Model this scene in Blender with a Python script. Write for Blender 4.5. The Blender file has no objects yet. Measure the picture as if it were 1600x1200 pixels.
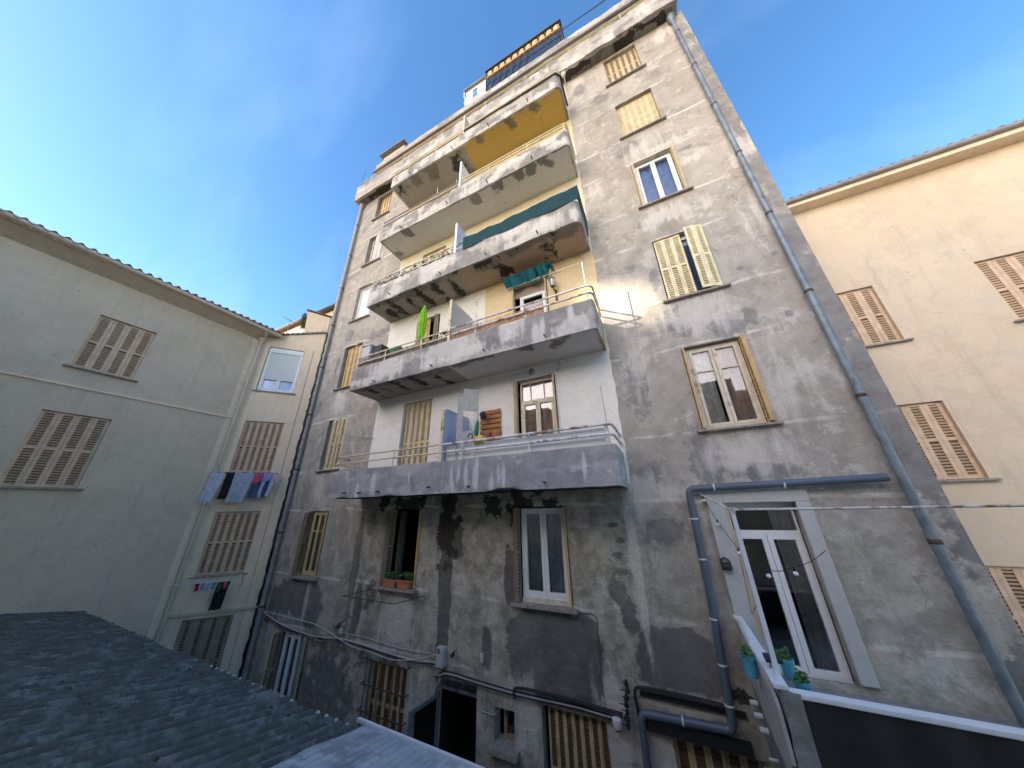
import bpy, math, random
import numpy as np
from mathutils import Vector, Matrix, noise as mnoise
random.seed(7)
rad = math.radians
# ---------------------------------------------------------------- camera
scene = bpy.context.scene
COL = scene.collection
CAM = Vector((0.0, -6.49664, 1.749))
FPX = 463.06
_w = np.array([-0.38344192, -0.10814823, -0.44692549])
_t = np.linalg.norm(_w); _k = _w/_t
_K = np.array([[0, -_k[2], _k[1]], [_k[2], 0, -_k[0]], [-_k[1], _k[0], 0]])
_R = np.eye(3)+math.sin(_t)*_K+(1-math.cos(_t))*_K@_K
_M = np.array([[1, 0, 0], [0, 0, -1], [0, 1, 0]], float)@_R      # rows: right, down, forward
cd = bpy.data.cameras.new('camera'); cam = bpy.data.objects.new('camera', cd); COL.objects.link(cam)
right, down, fwd = [Vector(r) for r in _M]
m = Matrix.Identity(4)
for i in range(3):
    m[i][0] = right[i]; m[i][1] = -down[i]; m[i][2] = -fwd[i]; m[i][3] = CAM[i]
cam.matrix_world = m
cd.sensor_fit = 'HORIZONTAL'; cd.sensor_width = 36.0; cd.lens = FPX/1600*36
cd.shift_x = 2/1600; cd.clip_start = .05; cd.clip_end = 3000
scene.camera = cam
# ---------------------------------------------------------------- light
SUN_TRAVEL = Vector((.62, .70, -.36)).normalized()      # the way the sunlight travels
sun_dir = -SUN_TRAVEL
SEL = math.asin(sun_dir.z); SAZ = math.atan2(sun_dir.x, sun_dir.y)
w = bpy.data.worlds.new('World'); scene.world = w; w.use_nodes = True
nt = w.node_tree; N = nt.nodes; L = nt.links; N.clear()
sky = N.new('ShaderNodeTexSky'); sky.sky_type = 'NISHITA'; sky.sun_disc = False
sky.sun_elevation = SEL; sky.sun_rotation = SAZ; sky.air_density = 1.0; sky.dust_density = .6; sky.ozone_density = 2.2
bgn = N.new('ShaderNodeBackground'); bgn.inputs['Strength'].default_value = .12
outw = N.new('ShaderNodeOutputWorld')
tcw = N.new('ShaderNodeTexCoord')
mpw = N.new('ShaderNodeMapping'); mpw.inputs['Scale'].default_value = (1.0, 3.2, 1.6); mpw.inputs['Rotation'].default_value = (0.5, .6, .9)
nzw = N.new('ShaderNodeTexNoise'); nzw.inputs['Scale'].default_value = 1.7; nzw.inputs['Detail'].default_value = 6; nzw.inputs['Roughness'].default_value = .5
rmw = N.new('ShaderNodeMapRange'); rmw.inputs['From Min'].default_value = .5; rmw.inputs['From Max'].default_value = .85; rmw.inputs['To Max'].default_value = .055
hsw = N.new('ShaderNodeHueSaturation'); hsw.inputs['Saturation'].default_value = 1.2; hsw.inputs['Value'].default_value = .86
mxw = N.new('ShaderNodeMix'); mxw.data_type = 'RGBA'; mxw.inputs['B'].default_value = (6.5, 7.6, 9.0, 1)
L.new(tcw.outputs['Generated'], mpw.inputs['Vector']); L.new(mpw.outputs[0], nzw.inputs['Vector']); L.new(nzw.outputs['Fac'], rmw.inputs['Value'])
L.new(sky.outputs[0], hsw.inputs['Color']); L.new(hsw.outputs[0], mxw.inputs['A']); L.new(rmw.outputs[0], mxw.inputs['Factor'])
# warm glow added to the low evening sky behind the camera, brightening the facade
dtw = N.new('ShaderNodeVectorMath'); dtw.operation = 'DOT_PRODUCT'; dtw.inputs[1].default_value = Vector((-.30, -.93, .12)).normalized()
L.new(tcw.outputs['Generated'], dtw.inputs[0])
glw = N.new('ShaderNodeMapRange'); glw.interpolation_type = 'SMOOTHSTEP'
for k_, v_ in (('From Min', .56), ('From Max', 1.0), ('To Min', 0), ('To Max', 1)): glw.inputs[k_].default_value = v_
L.new(dtw.outputs['Value'], glw.inputs['Value'])
wmw = N.new('ShaderNodeMix'); wmw.data_type = 'RGBA'; wmw.blend_type = 'ADD'; wmw.inputs['B'].default_value = (10, 7.4, 5.0, 1)
L.new(glw.outputs[0], wmw.inputs['Factor']); L.new(mxw.outputs['Result'], wmw.inputs['A'])
L.new(wmw.outputs['Result'], bgn.inputs['Color']); L.new(bgn.outputs[0], outw.inputs[0])
sl = bpy.data.lights.new('sun', 'SUN'); sl.energy = 3.4; sl.angle = rad(.5); sl.color = (1, .86, .66)
so = bpy.data.objects.new('sun', sl); COL.objects.link(so)
so.rotation_euler = SUN_TRAVEL.to_track_quat('-Z', 'Y').to_euler()
scene.view_settings.view_transform = 'Standard'; scene.view_settings.look = 'None'
scene.view_settings.exposure = 2.05; scene.view_settings.gamma = 1.0
scene.render.engine = 'CYCLES'
scene.cycles.max_bounces = 8; scene.cycles.diffuse_bounces = 5; scene.cycles.transparent_max_bounces = 12

# ---------------------------------------------------------------- materials
def newmat(name):
    mt = bpy.data.materials.new(name); mt.use_nodes = True
    n = mt.node_tree.nodes; b = n['Principled BSDF']
    return mt, n, mt.node_tree.links, b
def pos_noise(n, l, scale, detail=6, rough=.55, sc=(1, 1, 1), dist=0):
    g = n.new('ShaderNodeNewGeometry'); mp = n.new('ShaderNodeMapping'); mp.inputs['Scale'].default_value = sc
    t = n.new('ShaderNodeTexNoise'); t.inputs['Scale'].default_value = scale; t.inputs['Detail'].default_value = detail
    t.inputs['Roughness'].default_value = rough; t.inputs['Distortion'].default_value = dist
    l.new(g.outputs['Position'], mp.inputs['Vector']); l.new(mp.outputs[0], t.inputs['Vector'])
    return t.outputs['Fac']
def mrange(n, l, src, a, b, c=0., d=1., smooth=True):
    r = n.new('ShaderNodeMapRange'); r.interpolation_type = 'SMOOTHSTEP' if smooth else 'LINEAR'
    for k, v in (('From Min', a), ('From Max', b), ('To Min', c), ('To Max', d)): r.inputs[k].default_value = v
    l.new(src, r.inputs['Value']); return r.outputs[0]
def mixc(n, l, fac, a, b, mode='MIX'):
    x = n.new('ShaderNodeMix'); x.data_type = 'RGBA'; x.blend_type = mode
    if hasattr(fac, 'is_linked') or not isinstance(fac, (int, float)): l.new(fac, x.inputs['Factor'])
    else: x.inputs['Factor'].default_value = fac
    for k, v in (('A', a), ('B', b)):
        if isinstance(v, tuple): x.inputs[k].default_value = (*v[:3], 1)
        else: l.new(v, x.inputs[k])
    return x.outputs['Result']
def mth(n, l, op, a, b=None, c=None):
    x = n.new('ShaderNodeMath'); x.operation = op
    for i, v in enumerate((a, b, c)):
        if v is None: continue
        if isinstance(v, (int, float)): x.inputs[i].default_value = v
        else: l.new(v, x.inputs[i])
    return x.outputs[0]
def simple(name, col, rough=.6, metal=0., var=.15, vs=8., bump=.0, dirt=None, dirt_amt=.35, dsc=(1, 1, 1), dscale=3.):
    mt, n, l, b = newmat(name)
    f = pos_noise(n, l, vs, 5)
    lo = tuple(c*(1-var) for c in col); hi = tuple(min(1, c*(1+var)) for c in col)
    c = mixc(n, l, mrange(n, l, f, .3, .7), lo, hi)
    if dirt:
        d = pos_noise(n, l, dscale, 8, .7, dsc)
        c = mixc(n, l, mrange(n, l, d, .62-dirt_amt*.35, .72-dirt_amt*.2), c, dirt)
    l.new(c, b.inputs['Base Color']); b.inputs['Roughness'].default_value = rough; b.inputs['Metallic'].default_value = metal
    if bump:
        bp = n.new('ShaderNodeBump'); bp.inputs['Strength'].default_value = bump; bp.inputs['Distance'].default_value = .01
        l.new(pos_noise(n, l, 45, 4), bp.inputs['Height']); l.new(bp.outputs[0], b.inputs['Normal'])
    return mt
def plaster(name, lo, hi, dark, pale, rlo=None, rhi=None, lines=True, bump=.5, attrs=True):
    """rendered wall: cloudy base, cement repairs, limewash runs, mould, painted fields, all held in point attributes and broken by noise"""
    mt, n, l, b = newmat(name)
    big = pos_noise(n, l, .55, 6, .6); med = pos_noise(n, l, 2.6, 9, .68); fine = pos_noise(n, l, 22, 5, .6)
    streak = pos_noise(n, l, 1.0, 8, .65, (5.5, 5.5, .55)); edge = pos_noise(n, l, 4.5, 10, .72)
    pit = pos_noise(n, l, 9, 3, .5)
    def at(nm):
        a = n.new('ShaderNodeAttribute'); a.attribute_name = nm; return a
    v = mth(n, l, 'ADD', mth(n, l, 'MULTIPLY', big, .5), mth(n, l, 'MULTIPLY', med, .5))
    base = mixc(n, l, mrange(n, l, v, .36, .64), lo, hi)
    if rlo and attrs:
        rr = mixc(n, l, mrange(n, l, med, .36, .62), rlo, rhi)
        base = mixc(n, l, at('rg').outputs['Fac'], base, rr)
    # cloudy light scrub marks
    cl = pos_noise(n, l, 1.5, 10, .75, (1, 1, 1), .6)
    base = mixc(n, l, mrange(n, l, cl, .53, .68, 0, .55), base, pale)
    base = mixc(n, l, mrange(n, l, streak, .52, .72, 0, .35), base, tuple(c*.62 for c in lo))
    k_ = 1.0 if attrs else .45
    base = mixc(n, l, mrange(n, l, pos_noise(n, l, 1.15, 13, .72, (1, 1, 1.3), .3), .555, .575, 0, .38*k_), base, tuple(c*.68 for c in lo))
    base = mixc(n, l, mrange(n, l, pos_noise(n, l, 1.9, 12, .7, (1.1, 1, .9), .2), .57, .60, 0, .42*k_), base, tuple(min(1, c*1.08) for c in pale))
    base = mixc(n, l, mrange(n, l, pos_noise(n, l, 7.5, 8, .75), .60, .64, 0, .35*k_), base, tuple(c*.62 for c in lo))
    if lines:
        g = n.new('ShaderNodeNewGeometry'); sx = n.new('ShaderNodeSeparateXYZ'); l.new(g.outputs['Position'], sx.inputs[0])
        wob = mth(n, l, 'MULTIPLY', pos_noise(n, l, .7, 3), .28)
        zz = mth(n, l, 'ADD', sx.outputs['Z'], wob)
        for off in (-1.94, -.14):
            q = mth(n, l, 'PINGPONG', mth(n, l, 'ADD', zz, off+30.0), 1.5)
            ln = mrange(n, l, q, .012, .05, 1, 0)
            ln = mth(n, l, 'MULTIPLY', ln, mrange(n, l, pos_noise(n, l, 1.3, 6), .42, .6, 0, .85))
            base = mixc(n, l, ln, base, tuple(min(1, c*1.15) for c in pale))
    if attrs:
        e1 = mth(n, l, 'ADD', mth(n, l, 'MULTIPLY_ADD', edge, 1.1, -.55), mth(n, l, 'MULTIPLY_ADD', pos_noise(n, l, 1.7, 4, .6), 1.7, -.88)); e2 = mth(n, l, 'ADD', mth(n, l, 'MULTIPLY_ADD', streak, 1.5, -.78), mth(n, l, 'MULTIPLY_ADD', cl, 1.2, -.6))
        def mask(nm, e, wdt=.05):
            return mrange(n, l, mth(n, l, 'ADD', at(nm).outputs['Fac'], e), .5-wdt, .5+wdt)
        nc = mask('nc', mth(n, l, 'MULTIPLY_ADD', edge, .3, -.15), .03)
        pcol = at('pc').outputs['Color']
        soft = mixc(n, l, mrange(n, l, med, .35, .7, 0, .12), pcol, (.3, .26, .2))
        soft = mixc(n, l, mrange(n, l, streak, .6, .75, 0, .18), soft, (.33, .3, .26))
        base = mixc(n, l, nc, base, soft)
        dm = mask('dk', e1, .09)
        dm = mth(n, l, 'MULTIPLY', dm, mrange(n, l, big, .3, .6, .72, 1.0))
        dcol = mixc(n, l, mrange(n, l, med, .35, .65), tuple(c*.78 for c in dark), tuple(c*1.2 for c in dark))
        dcol = mixc(n, l, mrange(n, l, streak, .55, .7, 0, .4), dcol, tuple(c*1.7 for c in dark))
        dcol = mixc(n, l, mth(n, l, 'MULTIPLY', at('rg').outputs['Fac'], .95), dcol, tuple(c*.40 for c in dark))
        base = mixc(n, l, mth(n, l, 'MULTIPLY', dm, .88), base, dcol)
        pm = mask('pl', e2, .2)
        base = mixc(n, l, mth(n, l, 'MULTIPLY', pm, .6), base, tuple(min(1, c*1.15) for c in pale))
        wm = mask('wt', e1, .04)
        base = mixc(n, l, mth(n, l, 'MULTIPLY', wm, .93), base, (.035, .032, .027))
    # cracks: a wandering cell edge, shown only here and there
    g2 = n.new('ShaderNodeNewGeometry'); nv = n.new('ShaderNodeTexNoise'); nv.inputs['Scale'].default_value = 2.2; nv.inputs['Detail'].default_value = 5
    l.new(g2.outputs['Position'], nv.inputs['Vector'])
    va = n.new('ShaderNodeVectorMath'); va.operation = 'MULTIPLY_ADD'; va.inputs[1].default_value = (.5, .5, .5)
    l.new(nv.outputs['Color'], va.inputs[0]); l.new(g2.outputs['Position'], va.inputs[2])
    vo = n.new('ShaderNodeTexVoronoi'); vo.feature = 'DISTANCE_TO_EDGE'; vo.inputs['Scale'].default_value = .55; l.new(va.outputs[0], vo.inputs['Vector'])
    ck = mth(n, l, 'MULTIPLY', mrange(n, l, vo.outputs['Distance'], .001, .006, 1, 0), mrange(n, l, pos_noise(n, l, .8, 4), .56, .64, 0, .5 if attrs else .15))
    base = mixc(n, l, ck, base, tuple(c*.3 for c in lo))
    base = mixc(n, l, mrange(n, l, pit, .70, .73, 0, .5), base, tuple(c*.45 for c in lo))
    base = mixc(n, l, mrange(n, l, fine, .3, .7, 0, .16), base, tuple(c*.6 for c in lo))
    l.new(base, b.inputs['Base Color']); b.inputs['Roughness'].default_value = .93
    b.inputs['Specular IOR Level'].default_value = .15
    bp = n.new('ShaderNodeBump'); bp.inputs['Strength'].default_value = bump; bp.inputs['Distance'].default_value = .03
    hh = mth(n, l, 'ADD', mth(n, l, 'MULTIPLY', med, .7), mth(n, l, 'MULTIPLY', fine, .25))
    hh = mth(n, l, 'ADD', hh, mth(n, l, 'MULTIPLY', edge, .35))
    if attrs:
        rough = mth(n, l, 'MULTIPLY', pos_noise(n, l, 3.4, 7, .62, (1, 1, 1.7), .8), mth(n, l, 'MULTIPLY', at('rg').outputs['Fac'], 1.3))
        hh = mth(n, l, 'ADD', hh, rough)
    l.new(hh, bp.inputs['Height']); l.new(bp.outputs[0], b.inputs['Normal'])
    return mt
def louvre_metal(name, col, rust=.4):
    mt, n, l, b = newmat(name)
    v = pos_noise(n, l, 6, 5); s = pos_noise(n, l, 1.2, 8, .7, (7, 7, .8))
    c = mixc(n, l, mrange(n, l, v, .3, .7), tuple(x*.85 for x in col), tuple(min(1, x*1.1) for x in col))
    c = mixc(n, l, mrange(n, l, s, .66-rust*.2, .8-rust*.12, 0, .85), c, (.17, .09, .04))
    l.new(c, b.inputs['Base Color']); b.inputs['Roughness'].default_value = .55
    return mt
def glass_mat(name, tint=(.9, .93, .94), ior=2.1):
    mt = bpy.data.materials.new(name); mt.use_nodes = True; n = mt.node_tree.nodes; l = mt.node_tree.links; n.clear()
    o = n.new('ShaderNodeOutputMaterial'); mx = n.new('ShaderNodeMixShader'); f = n.new('ShaderNodeFresnel'); f.inputs['IOR'].default_value = ior
    t = n.new('ShaderNodeBsdfTransparent'); t.inputs['Color'].default_value = (*tint, 1)
    g = n.new('ShaderNodeBsdfGlossy'); g.inputs['Roughness'].default_value = .015; g.inputs['Color'].default_value = (.95, .97, 1, 1)
    bp = n.new('ShaderNodeBump'); bp.inputs['Strength'].default_value = .06; bp.inputs['Distance'].default_value = .02
    l.new(pos_noise(n, l, 1.8, 2), bp.inputs['Height']); l.new(bp.outputs[0], g.inputs['Normal'])
    l.new(f.outputs[0], mx.inputs[0]); l.new(t.outputs[0], mx.inputs[1]); l.new(g.outputs[0], mx.inputs[2]); l.new(mx.outputs[0], o.inputs[0])
    return mt
def cloth_mat(name, col, trans=.35, stripe=None):
    mt, n, l, b = newmat(name)
    v = pos_noise(n, l, 9, 4)
    c = mixc(n, l, mrange(n, l, v, .3, .7), tuple(x*.82 for x in col), tuple(min(1, x*1.1) for x in col))
    l.new(c, b.inputs['Base Color']); b.inputs['Roughness'].default_value = .9
    if trans:
        tr = n.new('ShaderNodeBsdfTranslucent'); l.new(c, tr.inputs['Color'])
        mx = n.new('ShaderNodeMixShader'); mx.inputs[0].default_value = trans; o = n['Material Output']
        l.new(b.outputs[0], mx.inputs[1]); l.new(tr.outputs[0], mx.inputs[2]); l.new(mx.outputs[0], o.inputs[0])
    return mt
M = {}
M['wall'] = plaster('worn_render', (.345, .313, .272), (.49, .457, .405), (.25, .242, .24), (.63, .595, .555), (.27, .255, .205), (.50, .475, .395), bump=.7)
M['concrete'] = plaster('balcony_concrete', (.38, .352, .32), (.53, .49, .44), (.25, .242, .235), (.68, .65, .60), (.3, .29, .27), (.45, .43, .4), lines=False, bump=.8)
M['concrete_grey'] = plaster('blue_grey_concrete', (.40, .395, .395), (.50, .49, .48), (.31, .31, .32), (.66, .66, .65), (.3, .29, .27), (.45, .43, .4), lines=False, bump=.8)
M['soffit'] = plaster('balcony_soffit_paint', (.42, .40, .37), (.47, .45, .41), (.2, .19, .17), (.48, .46, .42), (.3, .29, .27), (.45, .43, .4), lines=False, bump=.25)
M['cream_wall'] = plaster('cream_render', (.80, .63, .45), (.86, .70, .52), (.35, .33, .28), (.60, .55, .44), lines=False, bump=.12, attrs=False)
M['grey_cream'] = plaster('greyer_cream_render', (.62, .51, .385), (.68, .57, .44), (.35, .33, .28), (.49, .46, .39), lines=False, bump=.12, attrs=False)
M['stone'] = plaster('rough_stone', (.2, .195, .185), (.36, .345, .32), (.2, .2, .2), (.42, .4, .37), lines=False, bump=1.0, attrs=False)
M['sill'] = simple('stone_sill', (.30, .27, .235), .85, var=.25, vs=14, bump=.5)
M['shutter'] = louvre_metal('cream_shutter', (.66, .54, .33), .35)
M['shutter_rust'] = louvre_metal('rusty_cream_shutter', (.60, .47, .27), .75)
M['shutter_gold'] = louvre_metal('ochre_shutter', (.68, .46, .2), .4)
M['shutter_white'] = louvre_metal('pale_shutter', (.66, .62, .56), .3)
M['shutter_pink'] = louvre_metal('pinkish_beige_shutter', (.62, .44, .30), .3)
M['shutter_brown'] = louvre_metal('dull_brown_shutter', (.33, .26, .19), .5)
M['shutter_yellow'] = louvre_metal('bright_cream_shutter', (.80, .70, .44), .15)
M['slat_dark'] = louvre_metal('rusted_brown_slat', (.20, .145, .085), .8)
M['slot'] = simple('shutter_back', (.13, .09, .055), .9)
M['white_frame'] = simple('white_window_paint', (.78, .79, .80), .4, var=.04)
M['old_frame'] = simple('aged_cream_window_paint', (.66, .60, .47), .55, var=.1, dirt=(.35, .28, .18), dirt_amt=.2)
M['yellow_frame'] = simple('yellow_window_paint', (.60, .47, .22), .5, var=.12)
M['green_frame'] = simple('dull_green_paint', (.12, .14, .10), .6)
M['blind'] = simple('pale_roller_blind', (.62, .63, .62), .6, var=.03)
M['glass'] = glass_mat('window_glass')
M['dark_glass'] = glass_mat('dark_window_glass', (.5, .52, .55), 1.9)
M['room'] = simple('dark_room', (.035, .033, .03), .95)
M['curtain'] = cloth_mat('white_curtain', (.88, .89, .88), 0)
M['curtain_pink'] = cloth_mat('rosy_curtain', (.80, .62, .54), 0)
M['curtain_blue'] = cloth_mat('blue_curtain', (.16, .26, .55), 0)
M['rail_white'] = simple('white_rail_paint', (.72, .72, .71), .45, var=.06, dirt=(.28, .12, .045), dirt_amt=.45, dscale=5)
M['rail_cream'] = simple('cream_rail_paint', (.72, .60, .42), .5, var=.08, dirt=(.3, .14, .05), dirt_amt=.3, dscale=5)
M['rail_yellow'] = simple('yellow_rail_paint', (.74, .64, .38), .5, var=.06, dirt=(.3, .17, .05), dirt_amt=.1)
M['zinc'] = simple('weathered_zinc', (.20, .24, .27), .5, .35, .22, 5, dirt=(.12, .10, .08), dirt_amt=.15, dsc=(1, 1, .4))
M['zinc_warm'] = simple('grey_painted_pipe', (.27, .26, .26), .55, .1, .15, 5)
M['pvc'] = simple('blue_grey_plastic_pipe', (.10, .13, .175), .42, 0, .1, 4)
M['pvc_cream'] = simple('cream_plastic_pipe', (.56, .50, .40), .5, 0, .06, 4)
M['black'] = simple('black_plastic', (.02, .02, .022), .5)
M['iron'] = simple('rusty_iron', (.10, .06, .045), .75, .2, .4, 20)
M['dark_iron'] = simple('dark_iron', (.04, .042, .045), .6, .3)
M['darkwood'] = simple('dark_wood', (.07, .05, .035), .75)
M['white_plastic'] = simple('white_plastic', (.72, .72, .70), .45, var=.04)
M['grey_plastic'] = simple('grey_plastic', (.5, .5, .48), .55, var=.05)
M['terracotta'] = simple('terracotta', (.46, .18, .10), .8, var=.15)
M['blue_pot'] = simple('turquoise_pot', (.10, .42, .55), .45, var=.04)
M['leaf'] = simple('leaf_green', (.06, .15, .035), .6, var=.4, vs=25)
M['leaf_dry'] = simple('dry_leaf', (.14, .15, .07), .8, var=.4, vs=25)
M['orange'] = simple('orange_wood', (.62, .27, .09), .6, var=.2)
M['pallet'] = simple('orange_brown_wood', (.42, .17, .05), .65, var=.35, vs=9)
M['board'] = simple('grey_wood_grain', (.50, .46, .41), .6, var=.12, vs=12)
M['blue_panel'] = simple('pale_blue_paint', (.42, .55, .78), .5, var=.04)
M['lime'] = cloth_mat('lime_green_fabric', (.42, .78, .05), .35)
M['teal'] = cloth_mat('teal_awning_cloth', (.03, .26, .34), .25)
M['teal_dark'] = cloth_mat('dark_teal_screen', (.012, .06, .075), .15)
M['reed'] = simple('reed', (.30, .24, .20), .85, var=.35, vs=30)
M['reed_orange'] = simple('orange_reed', (.62, .34, .2), .85, var=.3, vs=30)
M['ivy'] = simple('dark_artificial_leaf', (.03, .032, .02), .8, var=.5, vs=30)
M['mustard'] = (.62, .37, .07)
M['awning_cream'] = cloth_mat('cream_awning', (.80, .68, .36), .4)
M['clad'] = simple('white_cladding', (.70, .68, .64), .6, var=.1, vs=5)
M['roof_metal'] = simple('grey_metal_roof', (.22, .22, .22), .6, .2)
M['tile'] = simple('clay_tile', (.24, .13, .11), .85, var=.4, vs=9, bump=.4)
M['fibro'] = simple('fibre_cement_sheet', (.23, .23, .225), .9, var=.45, vs=3, bump=.9, dirt=(.09, .095, .085), dirt_amt=.8, dscale=6)
M['grp'] = simple('weathered_plastic_sheet', (.46, .48, .50), .5, var=.16, vs=2.5, bump=.3, dirt=(.27, .29, .31), dirt_amt=.5, dscale=4)
M['t_white'] = cloth_mat('white_cotton', (.62, .68, .78), .25)
M['t_grey'] = cloth_mat('grey_blue_towel', (.46, .52, .62), .2)
M['t_pink'] = cloth_mat('pink_cotton', (.70, .14, .28), .2)
M['t_lilac'] = cloth_mat('lilac_cotton', (.48, .44, .75), .2)
M['t_black'] = cloth_mat('black_cotton', (.015, .015, .02), 0)
M['t_navy'] = cloth_mat('denim_blue_cotton', (.12, .17, .32), .1)
M['red'] = simple('red_cloth', (.35, .02, .03), .8)
M['bulb'] = simple('frosted_bulb', (.80, .80, .84), .35, var=.02)
M['ground'] = simple('courtyard_concrete', (.22, .21, .19), .9, var=.2, vs=1.5, bump=.3)
M['opp'] = plaster('opposite_render', (.45, .40, .32), (.56, .50, .41), (.3, .3, .3), (.6, .56, .5), lines=False, bump=.2, attrs=False)

# ---------------------------------------------------------------- mesh helpers
ORG = {}
def tag(o, label=None, cat=None, group=None, kind=None):
    for k, v in (('label', label), ('category', cat), ('group', group), ('kind', kind)):
        if v: o[k] = v
    return o
def thing(name, loc, label, cat, group=None):
    o = bpy.data.objects.new(name, None); o.empty_display_size = .2; COL.objects.link(o); o.location = loc
    ORG[o.name] = Vector(loc); return tag(o, label, cat, group)
class Fr:
    """frame on an upright wall: a along it, n out of it, z up"""
    def __init__(s, o, u, n): s.o = Vector(o); s.u = Vector(u).normalized(); s.n = Vector(n).normalized()
    def __call__(s, a, n, z): return s.o+s.u*a+s.n*n+Vector((0, 0, z))
F0 = Fr((0, 0, 0), (1, 0, 0), (0, -1, 0))
class MB:
    def __init__(s, fr=F0): s.v = []; s.f = []; s.fr = fr; s.mi = []; s.cur = 0
    def _add(s, vs, fs):
        b = len(s.v); s.v += [Vector(p) for p in vs]; s.f += [tuple(b+i for i in f) for f in fs]; s.mi += [s.cur]*len(fs)
    BF = [(0, 3, 2, 1), (4, 5, 6, 7), (0, 1, 5, 4), (1, 2, 6, 5), (2, 3, 7, 6), (3, 0, 4, 7)]
    def box(s, a0, a1, n0, n1, z0, z1):
        F = s.fr; s._add([F(a, n, z) for z in (z0, z1) for a, n in ((a0, n0), (a1, n0), (a1, n1), (a0, n1))], s.BF)
    def obox(s, c, ax, ay, az):                         # oriented box: centre and three half-vectors (world)
        c, ax, ay, az = map(Vector, (c, ax, ay, az))
        s._add([c+sz*az+p for sz in (-1, 1) for p in (-ax-ay, ax-ay, ax+ay, -ax+ay)], s.BF)
    def quad(s, *p): s._add(p, [tuple(range(len(p)))])
    def tube(s, pts, r, seg=10, caps=True, closed=False):
        pts = [Vector(p) for p in pts]; n = len(pts); rs = r if isinstance(r, (list, tuple)) else [r]*n
        vs = []; up = None
        for i, p in enumerate(pts):
            if closed: t = (pts[(i+1) % n]-pts[i-1]).normalized()
            elif i == 0: t = (pts[1]-p).normalized()
            elif i == n-1: t = (p-pts[i-1]).normalized()
            else: t = ((pts[i+1]-p).normalized()+(p-pts[i-1]).normalized()).normalized()
            if up is None:
                up = Vector((0, 0, 1)) if abs(t.z) < .9 else Vector((1, 0, 0))
            x = t.cross(up).normalized(); y = x.cross(t).normalized(); up = y
            for k in range(seg):
                a = 2*math.pi*k/seg; vs.append(p+(x*math.cos(a)+y*math.sin(a))*rs[i])
        fs = []
        for i in range(n if closed else n-1):
            j = (i+1) % n
            for k in range(seg): fs.append((i*seg+k, i*seg+(k+1) % seg, j*seg+(k+1) % seg, j*seg+k))
        if caps and not closed: fs += [tuple(reversed(range(seg))), tuple((n-1)*seg+k for k in range(seg))]
        s._add(vs, fs)
    def lathe(s, c, prof, seg=20, axis=(0, 0, 1), sq=None):
        ax = Vector(axis).normalized(); u = ax.orthogonal().normalized(); w2 = ax.cross(u); c = Vector(c); vs = []
        for r, h in prof:
            for k in range(seg):
                a = 2*math.pi*k/seg; rr = r*(sq(k, h) if sq else 1)
                vs.append(c+ax*h+(u*math.cos(a)+w2*math.sin(a))*rr)
        fs = [(i*seg+k, i*seg+(k+1) % seg, (i+1)*seg+(k+1) % seg, (i+1)*seg+k) for i in range(len(prof)-1) for k in range(seg)]
        fs += [tuple(reversed(range(seg))), tuple((len(prof)-1)*seg+k for k in range(seg))]
        s._add(vs, fs)
    def sheet(s, fn, nu, nv, thick=None):
        vs = [Vector(fn(i/nu, j/nv)) for j in range(nv+1) for i in range(nu+1)]
        fs = [(j*(nu+1)+i, j*(nu+1)+i+1, (j+1)*(nu+1)+i+1, (j+1)*(nu+1)+i) for j in range(nv) for i in range(nu)]
        if thick:
            t = Vector(thick); k = len(vs); vs2 = vs+[p+t for p in vs]; f2 = [tuple(k+i for i in reversed(f)) for f in fs]
            bd = list(range(nu))+[nu+(nu+1)*j for j in range(nv)]+[(nu+1)*nv+i for i in range(nu, 0, -1)]+[(nu+1)*j for j in range(nv, 0, -1)]
            f3 = [(bd[i], bd[(i+1) % len(bd)], k+bd[(i+1) % len(bd)], k+bd[i]) for i in range(len(bd))]
            f3 = [tuple(reversed(f)) for f in f3]
            s._add(vs2, fs+f2+f3)
        else: s._add(vs, fs)
    def build(s, name, mat, parent=None, smooth=False, label=None, cat=None, group=None, kind=None, bevel=0, attrs=None, solid=0):
        if not s.v: return None
        if parent is not None: org = ORG[parent.name]
        else:
            lo = Vector([min(p[i] for p in s.v) for i in range(3)]); hi = Vector([max(p[i] for p in s.v) for i in range(3)])
            org = Vector(((lo.x+hi.x)/2, (lo.y+hi.y)/2, lo.z))
        me = bpy.data.meshes.new(name); me.from_pydata([tuple(p-org) for p in s.v], [], s.f)
        mats = mat if isinstance(mat, (list, tuple)) else [mat]
        for q in mats: me.materials.append(M[q] if isinstance(q, str) else q)
        if len(mats) > 1: me.polygons.foreach_set('material_index', s.mi)
        if smooth:
            me.polygons.foreach_set('use_smooth', [True]*len(me.polygons))
            try: me.set_sharp_from_angle(angle=rad(40))
            except Exception: pass
        me.update()
        if attrs: set_attrs(me, np.array([tuple(p) for p in s.v]), attrs)
        o = bpy.data.objects.new(name, me); COL.objects.link(o)
        if parent is not None: o.parent = parent; ORG[o.name] = org
        else: o.location = org; ORG[o.name] = org
        if bevel:
            bv = o.modifiers.new('bevel', 'BEVEL'); bv.width = bevel; bv.segments = 2; bv.limit_method = 'ANGLE'
        return tag(o, label, cat, group, kind)
def at(u, v, y=0.):
    d = Vector(_M.T@np.array([(u-798)/FPX, (v-600)/FPX, 1.])); return CAM+d*((y-CAM.y)/d.y)
def atx(u, v, x):
    d = Vector(_M.T@np.array([(u-798)/FPX, (v-600)/FPX, 1.])); return CAM+d*((x-CAM.x)/d.x)
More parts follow.
